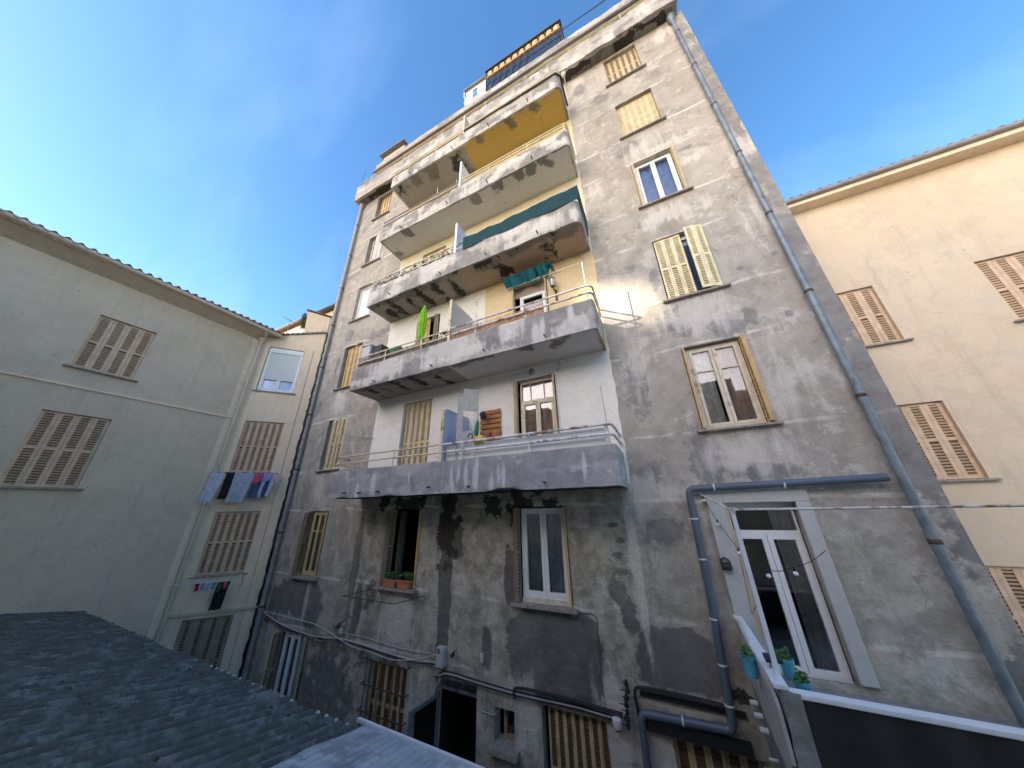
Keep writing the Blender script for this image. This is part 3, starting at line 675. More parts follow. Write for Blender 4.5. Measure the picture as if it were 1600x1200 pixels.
# ---------------------------------------------------------------- balconies
BD = 1.07; BX0, BX1 = -8.1, -.62
DIV = -4.42
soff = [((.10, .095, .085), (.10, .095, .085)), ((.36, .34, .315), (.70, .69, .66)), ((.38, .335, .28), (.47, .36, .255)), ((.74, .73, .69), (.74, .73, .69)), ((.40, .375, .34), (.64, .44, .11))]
balc = []
for k, (z0, z1) in enumerate(BZ):
    r = (.04, .08, .17, .15, .17)[k]
    path = [(BX0, 0), (BX0, -BD), (BX1-r, -BD)]+[(BX1-r+r*math.sin(t), -BD+r-r*math.cos(t)) for t in np.linspace(.2, math.pi/2, 7)]+[(BX1, 0)]
    dk = rnd_blobs(BX0, BX1, z0, z1, 26, (.15, .9), (.06, .3), .5); pl = rnd_blobs(BX0, BX1, z0, z1, 18, (.05, .5), (.1, .35), .45)
    if k == 0:
        dk += [(-7.9, z0+.3, .5, .4, .5, None, None), (-3.9, z0+.4, .9, .4, .5, None, None)]
        pl = [(x, z0+rb.uniform(.05, .45), rb.uniform(.02, .06), rb.uniform(.15, .35), .7, None, None) for x in (-7.4, -7.35, -7.0, -6.5, -6.42, -6.36, -5.3, -4.1, -4.02, -3.9, -3.7, -3.5, -3.45, -3.1, -2.9, -2.8, -1.2)]
    if k == 1: dk += [(-1.5, z1-.1, .9, .22, .6, None, None), (-2.9, z1-.25, .5, .25, .6, None, None), (-7.6, z0+.35, .5, .3, .5, None, None)]
    if k == 2: dk += [(x, z0+.15, .7, .2, .5, None, None) for x in (-7.5, -6.2, -5, -3.6, -2.2)]
    bal = strip(path, z0, z1, .11, .055, .014, .035 if k == 0 else .02, 'balcony', 'concrete_grey' if k == 0 else 'concrete', B, dict(dk=dk, pl=pl, wt=[]), top_rag=.012)
    balc.append(bal)
    def yo(x, r=r):
        if x > BX1-r: return -BD+r-math.sqrt(max(0, r*r-(x-(BX1-r))**2))+.03
        return -BD+.03
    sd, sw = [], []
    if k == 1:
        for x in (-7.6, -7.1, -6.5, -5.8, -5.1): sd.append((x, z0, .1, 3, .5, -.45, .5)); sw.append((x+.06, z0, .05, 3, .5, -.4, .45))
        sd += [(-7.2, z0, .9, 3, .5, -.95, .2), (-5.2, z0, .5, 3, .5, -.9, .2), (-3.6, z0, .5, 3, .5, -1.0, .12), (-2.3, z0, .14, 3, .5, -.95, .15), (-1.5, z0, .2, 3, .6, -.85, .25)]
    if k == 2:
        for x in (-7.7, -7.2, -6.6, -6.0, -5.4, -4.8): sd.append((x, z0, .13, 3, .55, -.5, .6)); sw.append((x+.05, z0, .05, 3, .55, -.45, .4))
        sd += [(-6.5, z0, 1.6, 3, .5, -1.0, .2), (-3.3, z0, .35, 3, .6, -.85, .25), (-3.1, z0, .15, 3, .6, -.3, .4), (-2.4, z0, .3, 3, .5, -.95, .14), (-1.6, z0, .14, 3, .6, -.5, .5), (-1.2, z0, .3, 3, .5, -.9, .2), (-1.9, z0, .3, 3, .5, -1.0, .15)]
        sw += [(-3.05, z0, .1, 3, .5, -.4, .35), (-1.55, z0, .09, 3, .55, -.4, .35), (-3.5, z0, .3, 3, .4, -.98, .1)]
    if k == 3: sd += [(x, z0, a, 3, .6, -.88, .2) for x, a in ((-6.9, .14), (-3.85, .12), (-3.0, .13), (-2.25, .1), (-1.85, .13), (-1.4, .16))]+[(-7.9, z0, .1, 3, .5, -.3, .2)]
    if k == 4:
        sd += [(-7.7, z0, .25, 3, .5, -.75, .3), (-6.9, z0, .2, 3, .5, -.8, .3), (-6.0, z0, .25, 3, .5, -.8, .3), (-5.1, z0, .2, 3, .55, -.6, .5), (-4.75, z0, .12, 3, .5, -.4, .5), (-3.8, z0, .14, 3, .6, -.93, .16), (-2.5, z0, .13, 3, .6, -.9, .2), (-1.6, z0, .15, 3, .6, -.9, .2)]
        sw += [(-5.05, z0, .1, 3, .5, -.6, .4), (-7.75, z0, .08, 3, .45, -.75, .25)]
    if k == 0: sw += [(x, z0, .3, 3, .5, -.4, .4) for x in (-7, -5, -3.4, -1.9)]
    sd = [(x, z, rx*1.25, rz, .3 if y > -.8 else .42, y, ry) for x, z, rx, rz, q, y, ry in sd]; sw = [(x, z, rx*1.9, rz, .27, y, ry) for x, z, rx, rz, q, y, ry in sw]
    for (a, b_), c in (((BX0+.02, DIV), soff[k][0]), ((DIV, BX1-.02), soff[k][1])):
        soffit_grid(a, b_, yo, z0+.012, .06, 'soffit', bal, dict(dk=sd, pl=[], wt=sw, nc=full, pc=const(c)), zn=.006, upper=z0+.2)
    # drain spouts
    for x in ((-7.4, -6.85, -6.2, -4.65, -3.6, -1.95) if k == 0 else (-7.0, -4.9, -3.3, -1.75)):
        mb = MB(); zz = z0+.12+rb.uniform(-.02, .03)
        mb.tube([(x, -BD+.05, zz), (x+.01, -BD-.11, zz-.015)], .017, 8); mb.build('drain_spout', 'black', bal, smooth=True)
def bal_rail(k, x0, x1, zs, mat, r=.022, wall_end=None, posts=(), y=-BD+.03, corner=.0, dz=0):
    P = []
    for z in zs:
        if wall_end == 'R': p = [(x0, y, z), (x1-.12, y, z), (x1-.04, y+.03, z), (x1, y+.12, z), (x1, -.0, z)]
        elif wall_end == 'L': p = [(x0, 0, z), (x0, y+.05, z), (x0+.05, y, z), (x1, y, z)]
        else: p = [(x0, y, z), (x1, y, z)]
        P.append(p)
    rails(P, r, mat, balc[k], [(x, y, BZ[k][1]-.03, max(zs)) for x in posts])
bal_rail(0, BX0-.02, DIV, (2.94, 3.12), 'rail_cream', .02, 'L', (-5.9,))
bal_rail(0, DIV+.03, BX1-.02, (2.93, 3.11), 'rail_white', .027, 'R', (-3.85, -2.25, -.75))
bal_rail(1, BX0, DIV, (6.02, 6.22), 'rail_cream', .022, None, (-8.0, -6.8, -5.4))
bal_rail(1, DIV+.03, BX1, (6.05, 6.25), 'rail_white', .024, 'R', (-3.6, -2.2))
bal_rail(2, BX0, DIV, (9.1, 9.3), 'rail_white', .022, None, (-8.0, -6.7, -5.5, -4.6))
bal_rail(2, DIV+.03, BX1, (9.1, 9.3), 'rail_white', .022, 'R', (-3.4, -2.0, -.8))
bal_rail(3, BX0, DIV, (12.15, 12.33), 'zinc_warm', .022, None, (-7.9, -6.2, -5.4, -4.6))
bal_rail(3, DIV+.03, BX1, (12.2, 12.36), 'rail_yellow', .022, 'R', (-3.3, -1.9, -.7))
bal_rail(4, BX0, DIV, (15.24, 15.38), 'rail_yellow', .022, 'L', (-7.2, -5.8, -4.6))
bal_rail(4, DIV+.03, BX1, (15.38,), 'rail_yellow', .022, 'R', (-3.4, -2.0, -.8))
mb = MB(); mb.tube([(DIV+.05, -BD-.03, 15.13), (BX1-.1, -BD-.03, 15.13), (BX1+.03, -BD+.1, 15.13), (BX1+.03, -.05, 15.13)], .03, 8); mb.build('handrail_pipe', 'black', balc[4], smooth=True)
def divider(k, z1, mat, rnd=.12, th=.03, d=BD-.02, face=None):
    mb = MB(); z0 = BZ[k][1]-.03; prof = [(0, z0), (d, z0), (d, z1-rnd), (d-rnd*.3, z1-rnd*.3), (d-rnd, z1), (0, z1)]
    a = [Q(DIV-th/2, -y, z) for y, z in prof]; b = [Q(DIV+th/2, -y, z) for y, z in prof]; n = len(prof)
    mb._add(a+b, [tuple(range(n)), tuple(reversed(range(n, 2*n)))]+[(i, n+i, n+(i+1) % n, (i+1) % n) for i in range(n)])
    o = mb.build('divider', mat, balc[k])
    mb = MB(); mb.box(DIV-.035, DIV+.035, d, d+.035, z0, z1-rnd*.6); mb.build('divider_post', face or 'rail_cream', balc[k])
divider(0, 4.0, 'blue_panel'); divider(1, at(705.6, 468, -BD).z, 'grey_plastic', .02); divider(2, at(712, 350, -BD).z, 'blue_panel', .02, face='white_frame'); divider(3, at(722, 252, -BD).z, 'white_frame', .02, face='white_frame'); divider(4, at(727, 180, -BD).z, 'grey_plastic', .02)
mb = MB(); mb.box(DIV+.06, BX1-.12, BD-.16, BD-.13, 2.7, 3.08); mb.build('rail_panel', 'white_plastic', balc[0])
# ---------------------------------------------------------------- windows of the right column
w1 = W(F0, *RC, ZB[0], ZT[0], B, 'right column, topmost: closed rust-streaked shutters')
closed_leaves(F0, *RC, ZB[0], ZT[0], -.12, 6, 'shutter_rust', w1, .5, fm=2)
w1 = W(F0, *RC, ZB[1], ZT[1], B, 'right column: closed cream louvred shutters')
closed_leaves(F0, *RC, ZB[1], ZT[1], -.12, 6, 'shutter', w1, .55)
w1 = W(F0, *RC, ZB[2], ZT[2], B, 'right column: white window with blue curtains')
sash(F0, RC[0]+.06, RC[1]-.06, ZB[2]+.02, ZT[2]-.02, -.17, 'white_frame', w1)
curtain(F0, RC[0]+.08, RC[1]-.08, ZB[2], ZT[2], -.3, 'curtain_blue', w1, 5, .03)
folded_leaves(F0, RC[0], 1, ZB[2], ZT[2], -.1, .06, 2, 'shutter', w1); folded_leaves(F0, RC[1], -1, ZB[2], ZT[2], -.1, .08, 2, 'shutter', w1)
w1 = W(F0, *RC, ZB[3], ZT[3], B, 'right column: window half covered by cream shutters, one leaf swung out')
sash(F0, RC[0]+.06, RC[1]-.06, ZB[3]+.02, ZT[3]-.02, -.19, 'white_frame', w1)
curtain(F0, RC[0]+.5, RC[1]-.08, ZB[3], ZT[3], -.3, 'curtain_blue', w1, 4, .03)
closed_leaves(F0, RC[0]+.03, RC[0]+.60, ZB[3], ZT[3], -.05, 3, 'shutter_yellow', w1, .6, .04)
o = F0(RC[1]-.02, .03, 0)
for ang in (rad(22), rad(8)):
    du = Vector((-math.cos(ang), -math.sin(ang), 0)); mb = MB(); leaf_mesh(mb, o, du, Vector((math.sin(ang), -math.cos(ang), 0)), .195, ZB[3]+.02, ZT[3]-.02, .45); mb.build('shutter', ['shutter_yellow', 'slot'], w1)
    o = o+du*.197
w1 = W(F0, *RC, ZB[4], ZT[4], B, 'right column, lowest: cream window with crossbar and pinkish curtains')
sash(F0, RC[0]+.07, RC[1]-.07, ZB[4]+.02, ZT[4]-.02, -.15, 'old_frame', w1, bar=ZB[4]+1.2)
curtain(F0, RC[0]+.60, RC[1]-.15, ZB[4], ZT[4], -.23, 'curtain_pink', w1, 4, .04, .2)
curtain(F0, RC[0]+.10, RC[0]+.45, ZB[4], ZT[4], -.22, 'curtain', w1, 4, .02)
folded_leaves(F0, RC[0], 1, ZB[4], ZT[4], -.08, .07, 2, 'shutter_gold', w1, .022); folded_leaves(F0, RC[1], -1, ZB[4], ZT[4], -.08, .12, 3, 'shutter_gold', w1, .022)
# left column
w1 = W(F0, *LC, ZB[0], ZT[0], B, 'left column, topmost: closed ochre shutters'); closed_leaves(F0, LC[0]+.1, LC[1], ZB[0], ZT[0], -.16, 5, 'shutter_gold', w1, .45, fm=2)
w1 = W(F0, *LC, ZB[1], ZT[1], B, 'left column: pale grey shutters half closed')
sash(F0, LC[0]+.05, LC[1]-.05, ZB[1], ZT[1], -.2, 'old_frame', w1); closed_leaves(F0, LC[0]+.38, LC[1]-.02, ZB[1], ZT[1], -.06, 3, 'shutter_white', w1, .3, .3)
w1 = W(F0, *LC, ZB[2], ZT[2], B, 'left column: window behind a white roller blind')
mb = MB(); mb.box(LC[0]+.02, LC[1]-.02, -.2, -.17, ZB[2], ZT[2]); mb.build('roller_blind', 'white_plastic', w1)
mb = MB(); mb.box(LC[0], LC[0]+.07, -.17, -.13, ZB[2], ZT[2]); mb.box(LC[0]+.07, LC[1], -.17, -.13, ZT[2]-.07, ZT[2]); mb.build('frame', 'white_frame', w1)
w1 = W(F0, *LC, ZB[3], ZT[3], B, 'left column: closed ochre louvred shutters'); closed_leaves(F0, LC[0]+.08, LC[1], ZB[3], ZT[3], -.12, 4, 'shutter_gold', w1, .5)
w1 = W(F0, *LC, ZB[4], ZT[4], B, 'left column: beige shutters bulging out of the opening')
closed_leaves(F0, LC[0]+.2, LC[1]-.0, ZB[4], ZT[4], -.02, 4, 'shutter', w1, .5, .35)
w1 = W(F0, *LC, ZB[5], ZT[5], B, 'left column: yellow wooden window above the cables', out=.14, th=.07)
sash(F0, LC[0]+.2, LC[1]-.12, ZB[5]+.01, ZT[5]-.02, -.1, 'yellow_frame', w1, bar=ZB[5]+1.18, fw=.045)
curtain(F0, LC[0]+.25, LC[1]-.35, ZB[5], ZT[5], -.2, 'curtain', w1, 3, .03)
folded_leaves(F0, LC[0], 1, ZB[5], ZT[5], -.08, .13, 4, 'shutter_brown', w1, .035); folded_leaves(F0, LC[1], -1, ZB[5], ZT[5], -.06, .04, 2, 'shutter_gold', w1)
# below the lowest balcony
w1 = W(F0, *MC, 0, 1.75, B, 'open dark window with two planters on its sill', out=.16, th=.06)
folded_leaves(F0, MC[0], 1, 0, 1.75, -.1, .1, 4, 'shutter_brown', w1, .04); folded_leaves(F0, MC[1], -1, 0, 1.75, -.1, .03, 2, 'shutter_gold', w1)
mb = MB(); mb.box(MC[0]+.2, MC[0]+.25, -.24, -.18, .02, 1.72); mb.obox((MC[0]+.27, .29, .87), (.006, .05, 0), (.012, 0, 0), (0, 0, .83)); mb.build('frame', 'green_frame', w1)
w1 = W(F0, *NC, 0, 1.75, B, 'white double window under the lowest balcony', out=.13, th=.06)
sash(F0, NC[0]+.12, NC[1]-.03, .08, 1.72, -.1, 'white_frame', w1, fw=.065)
mb = MB(); mb.box(NC[0]+.12, NC[1]-.03, -.12, -.02, .005, .078); mb.build('frame', 'old_frame', w1)
curtain(F0, NC[0]+.70, NC[1]-.05, .1, 1.7, -.165, 'curtain', w1, 4, .03); curtain(F0, NC[0]+.14, NC[0]+.56, .1, 1.7, -.165, 'curtain', w1, 3, .02)
folded_leaves(F0, NC[0], 1, 0, 1.75, -.08, .12, 3, 'shutter_brown', w1, .03); folded_leaves(F0, NC[1], -1, 0, 1.75, -.08, .06, 2, 'shutter_gold', w1, .02)
# openings on the balconies
for k in range(5):
    for j, h in enumerate(nich[2*k:2*k+2]):
        if k == 0 and j == 0:
            w1 = W(F0, *h, B, 'closed balcony shutters left of the blue divider', sl=False); closed_leaves(F0, h[0]+.06, h[1], h[2], h[3], -.1, 5, 'shutter', w1, .5)
        elif k == 0:
            w1 = W(F0, *h, B, 'cream balcony window with transom, right of the wooden rack')
            sash(F0, h[0]+.14, h[1]-.05, h[2]+.02, h[3]-.06, -.1, 'old_frame', w1, transom=h[2]+1.18)
            curtain(F0, h[0]+.15, h[1]-.08, h[2], h[3], -.165, 'curtain_pink', w1, 7, .02)
            folded_leaves(F0, h[0], 1, h[2], h[3], -.04, .08, 3, 'shutter', w1, .03); folded_leaves(F0, h[1], -1, h[2], h[3], -.06, .1, 2, 'shutter', w1, .02)
        elif k == 1 and j == 0:
            w1 = W(F0, *h, B, 'brown wooden shutters ajar behind the folded parasol', sl=False)
            closed_leaves(F0, h[0], h[0]+.55, h[2], h[3], -.1, 3, 'shutter_gold', w1, .5, .2); closed_leaves(F0, h[1]-.22, h[1]-.02, h[2], h[3], .02, 2, 'shutter_brown', w1, .5, .6)
        elif k == 1:
            w1 = W(F0, *h, B, 'dark balcony window under the torn teal awning', sl=False)
            sash(F0, h[0]+.2, h[1]-.08, h[2], h[3]-.35, -.14, 'white_frame', w1, leaves=1)
            folded_leaves(F0, h[0], 1, h[2], h[3], -.06, .06, 2, 'shutter', w1); folded_leaves(F0, h[1], -1, h[2], h[3], -.06, .08, 2, 'shutter', w1)
            mb = MB(); mb.box(h[0], h[1], -.16, -.12, h[3]-.35, h[3]); mb.build('lintel_board', 'shutter_brown', w1)
        else:
            w1 = W(F0, *h, B, sl=False); closed_leaves(F0, *h, -.1, 4, 'shutter', w1, .5)
# ground storey
w1 = W(F0, *BIG, B, 'white window with open beige shutters low on the left', sl=False)
sash(F0, BIG[0]+.18, BIG[1]-.2, BIG[2], BIG[3]-.02, -.08, 'white_frame', w1, fw=.05); curtain(F0, BIG[0]+.5, BIG[0]+.7, BIG[2], BIG[3], -.2, 'curtain', w1, 2, .02)
folded_leaves(F0, BIG[0], 1, BIG[2], BIG[3], -.05, .12, 3, 'shutter_brown', w1, .03)
for s_, a in ((-1, BIG[0]), (1, BIG[1])):
    mb = MB(); du = Vector((s_*.93, -.36, 0)).normalized(); leaf_mesh(mb, F0(a, .01, 0), du, Vector((du.y*s_, -du.x*s_, 0))*1, .22, BIG[2]+.02, BIG[3]-.03, .5); mb.build('shutter', ['shutter', 'slot'], w1)
w1 = W(F0, *GRID, B, 'barred ground floor window with rusty shutters', sl=False); closed_leaves(F0, *GRID, -.12, 5, 'shutter_rust', w1, .6, fm=2)
for i in range(9):
    mb = MB(); x = GRID[0]+.02+(GRID[1]-GRID[0]-.04)*i/8; mb.tube([(x, -.09, GRID[2]-.05), (x, -.09, GRID[3]+.06)], .011, 6); mb.build('bar', 'iron', w1, smooth=True)
for z in (GRID[3]+.03, GRID[3]-.42, GRID[3]-.86):
    mb = MB(); mb.tube([(GRID[0]-.1, 0, z), (GRID[0]-.08, -.1, z), (GRID[1]+.08, -.1, z), (GRID[1]+.1, 0, z)], .014, 6); mb.build('bar', 'iron', w1, smooth=True)
w1 = W(F0, *SM, B, 'small dark window with deep stone sill', out=.16, th=.1); sash(F0, SM[0]+.12, SM[1], SM[2], SM[3], -.18, 'shutter_brown', w1, leaves=1, fw=.035, outer=.03)
w1 = W(F0, *GAR, B, 'rust-stained cream slatted shutters near the bottom edge', sl=False); closed_leaves(F0, GAR[0]+.1, GAR[1], GAR[2], GAR[3], -.08, 7, 'shutter_rust', w1, .58, .0, fm=2)
w1 = W(F0, *BR, B, 'dark shuttered opening under the blue-grey pipe', sl=False); closed_leaves(F0, *BR, -.14, 5, 'shutter_rust', w1, .6, fm=2)
# entrance with its metal door ajar
dr = W(F0, *DOOR, B, 'dark entrance with a glazed metal door standing open', sl=False, name='entrance')
mb = MB(); mb.box(DOOR[0]+.02, DOOR[1]-.02, -.2, -.14, DOOR[3]-.26, DOOR[3]-.2); mb.box(DOOR[0], DOOR[1], -.24, -.2, DOOR[3]-.2, DOOR[3]); mb.build('frame', 'zinc', dr)
mb = MB(); du = Vector((-.12, -1, 0)).normalized(); dn = Vector((1, -.12, 0)).normalized(); hz0, hz1 = GZ+.05, DOOR[3]-.3; o = F0(DOOR[0]+.05, -.1, 0)
for c, hw, hh in ((.03, .025, (hz1-hz0)/2), (.75, .025, (hz1-hz0)/2)): mb.obox(o+du*c+Vector((0, 0, (hz0+hz1)/2)), du*hw, dn*.02, Vector((0, 0, hh)))
for z in (hz0+.03, hz1-.03, (hz0+hz1)/2-.3): mb.obox(o+du*.39+Vector((0, 0, z)), du*.34, dn*.02, Vector((0, 0, .03)))
dl = mb.build('door_leaf', 'zinc', dr)
mb = MB(); mb.quad(*[o+du*a+Vector((0, 0, z)) for a, z in ((.05, hz0+.05), (.73, hz0+.05), (.73, hz1-.05), (.05, hz1-.05))]); mb.build('pane', 'dark_glass', dr)
# French door to the terrace
w1 = W(F0, *FR, B, 'white French door behind the terrace at lower right', sl=False)
sash(F0, .89, FR[1]-.02, FR[2], FR[3]-.1, -.16, 'white_frame', w1, bar=None, transom=1.30, tbars=False, fw=.07, outer=.025)
mb = MB(); mb.box(FR[0], .89, -.2, -.13, FR[2], FR[3]); mb.box(.89, FR[1], -.2, -.13, FR[3]-.1, FR[3]); mb.build('frame', 'white_frame', w1)
folded_leaves(F0, FR[0]-.03, 1, FR[2]+.4, FR[3], -.05, .03, 3, 'shutter_gold', w1, .018)
curtain(F0, 1.47, FR[1]-.04, FR[2], FR[3]-.1, -.225, 'curtain', w1, 4, .02)
mb = MB(); mb.box(.60, FR[0], 0, .05, -.35, 1.93); mb.box(FR[0], 1.98, 0, .05, FR[3], 1.93); mb.box(FR[1], 1.98, 0, .05, -.45, FR[3]); mb.build('surround', 'grey_plastic', w1, bevel=.01)
# ---------------------------------------------------------------- downpipes
def downpipe(x, ztop, r, mat, step, n=.1, label=None):
    mb = MB(); mb.tube([(x, -n, GZ+.05), (x, -n, ztop)], r, 14); mb.lathe((x, -n, ztop-.05), [(r, 0), (r*1.7, .12), (r*2.2, .2), (r*2.2, .3), (r*1.2, .32)], 16)
    o = mb.build('downpipe', mat, B, smooth=True, label=label)
    z = GZ+1.1
    while z < ztop-.3:
        mb = MB(); mb.lathe((x, -n, z), [(r*1.02, 0), (r*1.16, .01), (r*1.16, .05), (r*1.02, .06)], 14); mb.box(x-.012, x+.012, 0, n-r*.9, z+.01, z+.04); z += step
        mb.build('pipe_collar', 'iron', o, smooth=True)
downpipe(-11.57, 16.4, .062, 'zinc_warm', 2.0); downpipe(3.06, 16.4, .055, 'zinc', 2.05)
def piperun(pts, r, name, mat, label, cat, collars=(), parent=None, group=None):
    P = [Vector(p) for p in pts]; out = [P[0]]
    for i in range(1, len(P)-1):
        a, b, c = P[i-1], P[i], P[i+1]; e = min(.11, (b-a).length*.45, (c-b).length*.45)
        p = b+(a-b).normalized()*e; q = b+(c-b).normalized()*e
        out += [p.lerp(b, t).lerp(b.lerp(q, t), t) for t in (0, .25, .5, .75, 1)]
    out.append(P[-1]); mb = MB(); mb.tube(out, r, 16)
    o = mb.build(name, mat, parent, smooth=True, label=label, cat=cat, group=group)
    return o
pr = piperun([(2.9, -.12, 2.05), (.37, -.12, 1.99), (.33, -.12, .3), (.24, -.12, -1.16), (-.97, -.12, -1.2), (-1.0, -.12, GZ)], .056, 'drain_pipe', 'pvc', 'blue-grey plastic drain pipe stepping round the French door and down', 'pipe')
mb = MB()
for x, z in ((.36, 1.5), (.345, .9), (.31, .1), (.285, -.45), (.255, -.9)): mb.lathe((x, -.12, z), [(.057, 0), (.062, .004), (.062, .02), (.057, .024)], 16)
for x in (.75, 1.7, -.4): mb.lathe((x, -.12, 2.0 if x > .5 else -1.18), [(.057, 0), (.062, .004), (.062, .02), (.057, .024)], 16, (1, 0, 0))
mb.build('pipe_clip', 'white_plastic', pr, smooth=True)
# dark channel along the wall foot above the ground storey
mb = MB(); mb.box(-.93, .42, -.02, .10, -1.40, -1.28); mb.build('shutter_box', 'black', B)
mb = MB(); mb.box(-.95, .44, .0, .05, -1.03, -.97); mb.build('ledge', 'black', B)
for a_ in ((-2.74, -1.45, -1.44, -1.40), (-5.05, -3.95, -1.43, -1.33), (-.66, .56, -1.43, -1.405)):
    mb = MB(); mb.box(a_[0], a_[1], .0, .05, a_[2], a_[3]); mb.build('lintel', 'sill', B)
# ================================================================= NEIGHBOURING HOUSE ON THE LEFT
NB = thing('neighbouring_house', (-13.4, -1.6, GZ), 'smooth cream rendered house with clay tile eaves joining the left end of the grey building', 'house')
A48 = rad(48)
F2 = Fr((-11.95, .0, 0), (-math.cos(A48), -math.sin(A48), 0), (math.sin(A48), -math.cos(A48), 0))
c2 = F2(2.15, 0, 0)
F1 = Fr((c2.x, c2.y, 0), (0, -1, 0), (1, 0, 0))
h2 = [(.64, 1.84, 6.02, 7.90), (.64, 1.82, 3.04, 4.84), (.60, 1.80, .01, 1.79), (.55, 1.75, -3.2, -1.07)]
mb = wall_grid(F2, 0, 2.15, GZ, 8.4, h2, .6, .2)
mb.quad(F2(0, 0, 8.4), F2(2.15, 0, 8.4), F2(1.35, 0, 8.52), F2(0, 0, 8.9))
mb.build('wall', 'cream_wall', NB)
mb = wall_grid(F1, 0, 9.5, GZ, 8.1, [(2.6, 3.7, 5.4, 7.0), (2.6, 3.7, 2.4, 4.2)], 1.0, .2)
mb.quad(F1(0, 0, 8.1), F1(9.5, 0, 8.1), F1(9.5, .42, 8.32), F1(0, .42, 8.32))
mb.quad(F1(0, 0, 8.1), F1(0, .42, 8.32), F1(0, -.0, 8.5))
mb.build('wall', 'grey_cream', NB)
mb = MB(F1); mb.box(0, 9.5, 0, .035, 4.86, 4.92); mb.build('string_course', 'cream_wall', NB)
mb = MB(F1); mb.box(.02, .26, 0, .012, GZ, 8.06); mb.build('corner_band', 'cream_wall', NB)
for h in ((2.6, 3.7, 5.4, 7.0), (2.6, 3.7, 2.4, 4.2)):
    w1 = W(F1, *h, NB); closed_leaves(F1, *h, -.08, 4, 'shutter_pink', w1, .55)
w1 = W(F2, *h2[0], NB, 'white window with its roller blind nearly down', out=.05)
b0, b1, z0, z1 = h2[0]
sash(F2, b0+.02, b1-.02, z0+.02, z1-.02, -.12, 'white_frame', w1, fw=.06); curtain(F2, b0+.1, b1-.1, z0+.05, z1, -.2, 'curtain_blue', w1, 5, .01)
mb = MB(F2); mb.box(b0+.1, b1-.1, -.10, -.06, z0+.50, z1-.22); mb.build('roller_blind', 'blind', w1)
mb = MB(F2); mb.box(b0+.02, b1-.02, -.12, -.03, z1-.22, z1-.02); mb.build('blind_box', 'white_frame', w1, bevel=.008)
for c0 in (b0+.02, b1-.1):
    mb = MB(F2); mb.box(c0, c0+.08, -.1, -.05, z0+.06, z1-.22); mb.build('blind_guide', 'white_frame', w1)
for i, lab in ((1, 'closed beige shutters above the hanging laundry'), (2, 'closed beige shutters over the small laundry rack')):
    w1 = W(F2, *h2[i], NB, lab, out=.04); closed_leaves(F2, *h2[i], -.07, 6, 'shutter_pink', w1, .5, .03, pitch=.06)
w1 = W(F2, *h2[3], NB, 'plain brown shutters at the bottom', sl=False); closed_leaves(F2, *h2[3], -.08, 4, 'shutter_brown', w1, .3)
mb = MB(F2); mb.box(0, 2.15, 0, .05, -.96, -.9); mb.box(.0, 2.15, 0, .03, -1.0, -.965); mb.build('ledge', 'grey_cream', NB)
# gutter, downpipe, tiles
mb = MB(); mb.tube([F1(-.38, .50, 8.36), F1(9.5, .50, 8.5)], .07, 12); mb.build('gutter', 'pvc_cream', NB, smooth=True)
mb = MB()
p = F2(2.10, .12, 0); mb.tube([F1(.15, .48, 8.33), F1(.05, .3, 8.2), Vector((p.x, p.y, 8.12)), Vector((p.x, p.y, 7.9)), Vector((p.x, p.y, GZ))], .05, 12)
mb.lathe((p.x, p.y, 7.95), [(.05, 0), (.08, .08), (.12, .13), (.12, .2), (.06, .21)], 14)
for z in (5.9, 4.6, 2.4, .2): mb.lathe((p.x, p.y, z), [(.051, 0), (.058, .01), (.058, .06), (.051, .07)], 12)
mb.build('downpipe', 'pvc_cream', NB, smooth=True)
mb = MB()
def tiles(u, v):
    a = -.45+10*u; out = .58-4.6*v; ph = a/.21*2*math.pi; step = (v*12) % 1
    return F1(a, out, 8.46+.4*(.58-out)+.045*math.cos(ph)+.02*(1-step))
mb.sheet(tiles, 400, 24, (0, 0, -.02)); mb.build('roof', 'tile', NB, smooth=True)
mb = MB(F1); mb.quad(F1(-.4, .5, 8.33), F1(9.5, .5, 8.33), F1(9.5, -4, 8.33), F1(-.4, -4, 8.33)); mb.build('roof_underside', 'grey_cream', NB)
# verge over the angled wall, chimney stack and the weeds beside it
mb = MB(F2)
for i in range(9):
    a = 1.5-i*.17; z = 8.50+i*.047
    mb.obox(F2(a, -.05, z+.03), F2.u*.1, F2.n*.12, Vector((0, 0, .018+.006*(i % 3))))
mb.obox(F2(.05, -.05, 8.93), F2.u*.18, F2.n*.1, Vector((0, 0, .02))); mb.build('verge', 'stone', NB)
mb = MB(F2); P_ = [(.03, 8.85), (.86, 8.75), (.93, 9.86), (.03, 9.72)]
mb._add([F2(a, 0-.02, z) for a, z in P_]+[F2(a, -.9, z) for a, z in P_], [(3, 2, 1, 0), (4, 5, 6, 7), (0, 1, 5, 4), (1, 2, 6, 5), (2, 3, 7, 6), (3, 0, 4, 7)])
chm = mb.build('chimney', 'cream_wall', NB)
mb = MB(F2); mb.obox(F2(.48, -.45, 9.84), F2.u*.5+Vector((0, 0, .07)), F2.n*.5, Vector((0, 0, .018))); mb.obox(F2(.9, -.2, 9.93), F2.u*.09, F2.n*.2, Vector((0, 0, .02))); mb.build('chimney_cap', 'tile', chm)
def leaves(mb, c, r, n, s, rng, squash=1.):
    for _ in range(n):
        d = Vector((rng.gauss(0, 1), rng.gauss(0, 1), rng.gauss(0, 1)*squash)).normalized()*r*rng.random()**.5
        p = Vector(c)+d; a = Vector((rng.uniform(-1, 1), rng.uniform(-1, 1), rng.uniform(-.6, 1))).normalized(); b = a.orthogonal().normalized()
        ss = s*rng.uniform(.6, 1.4); mb.quad(p-a*ss, p+b*ss*.45, p+a*ss, p-b*ss*.45)
rl = random.Random(11)
mb = MB(); c = F2(.98, -.1, 9.05)
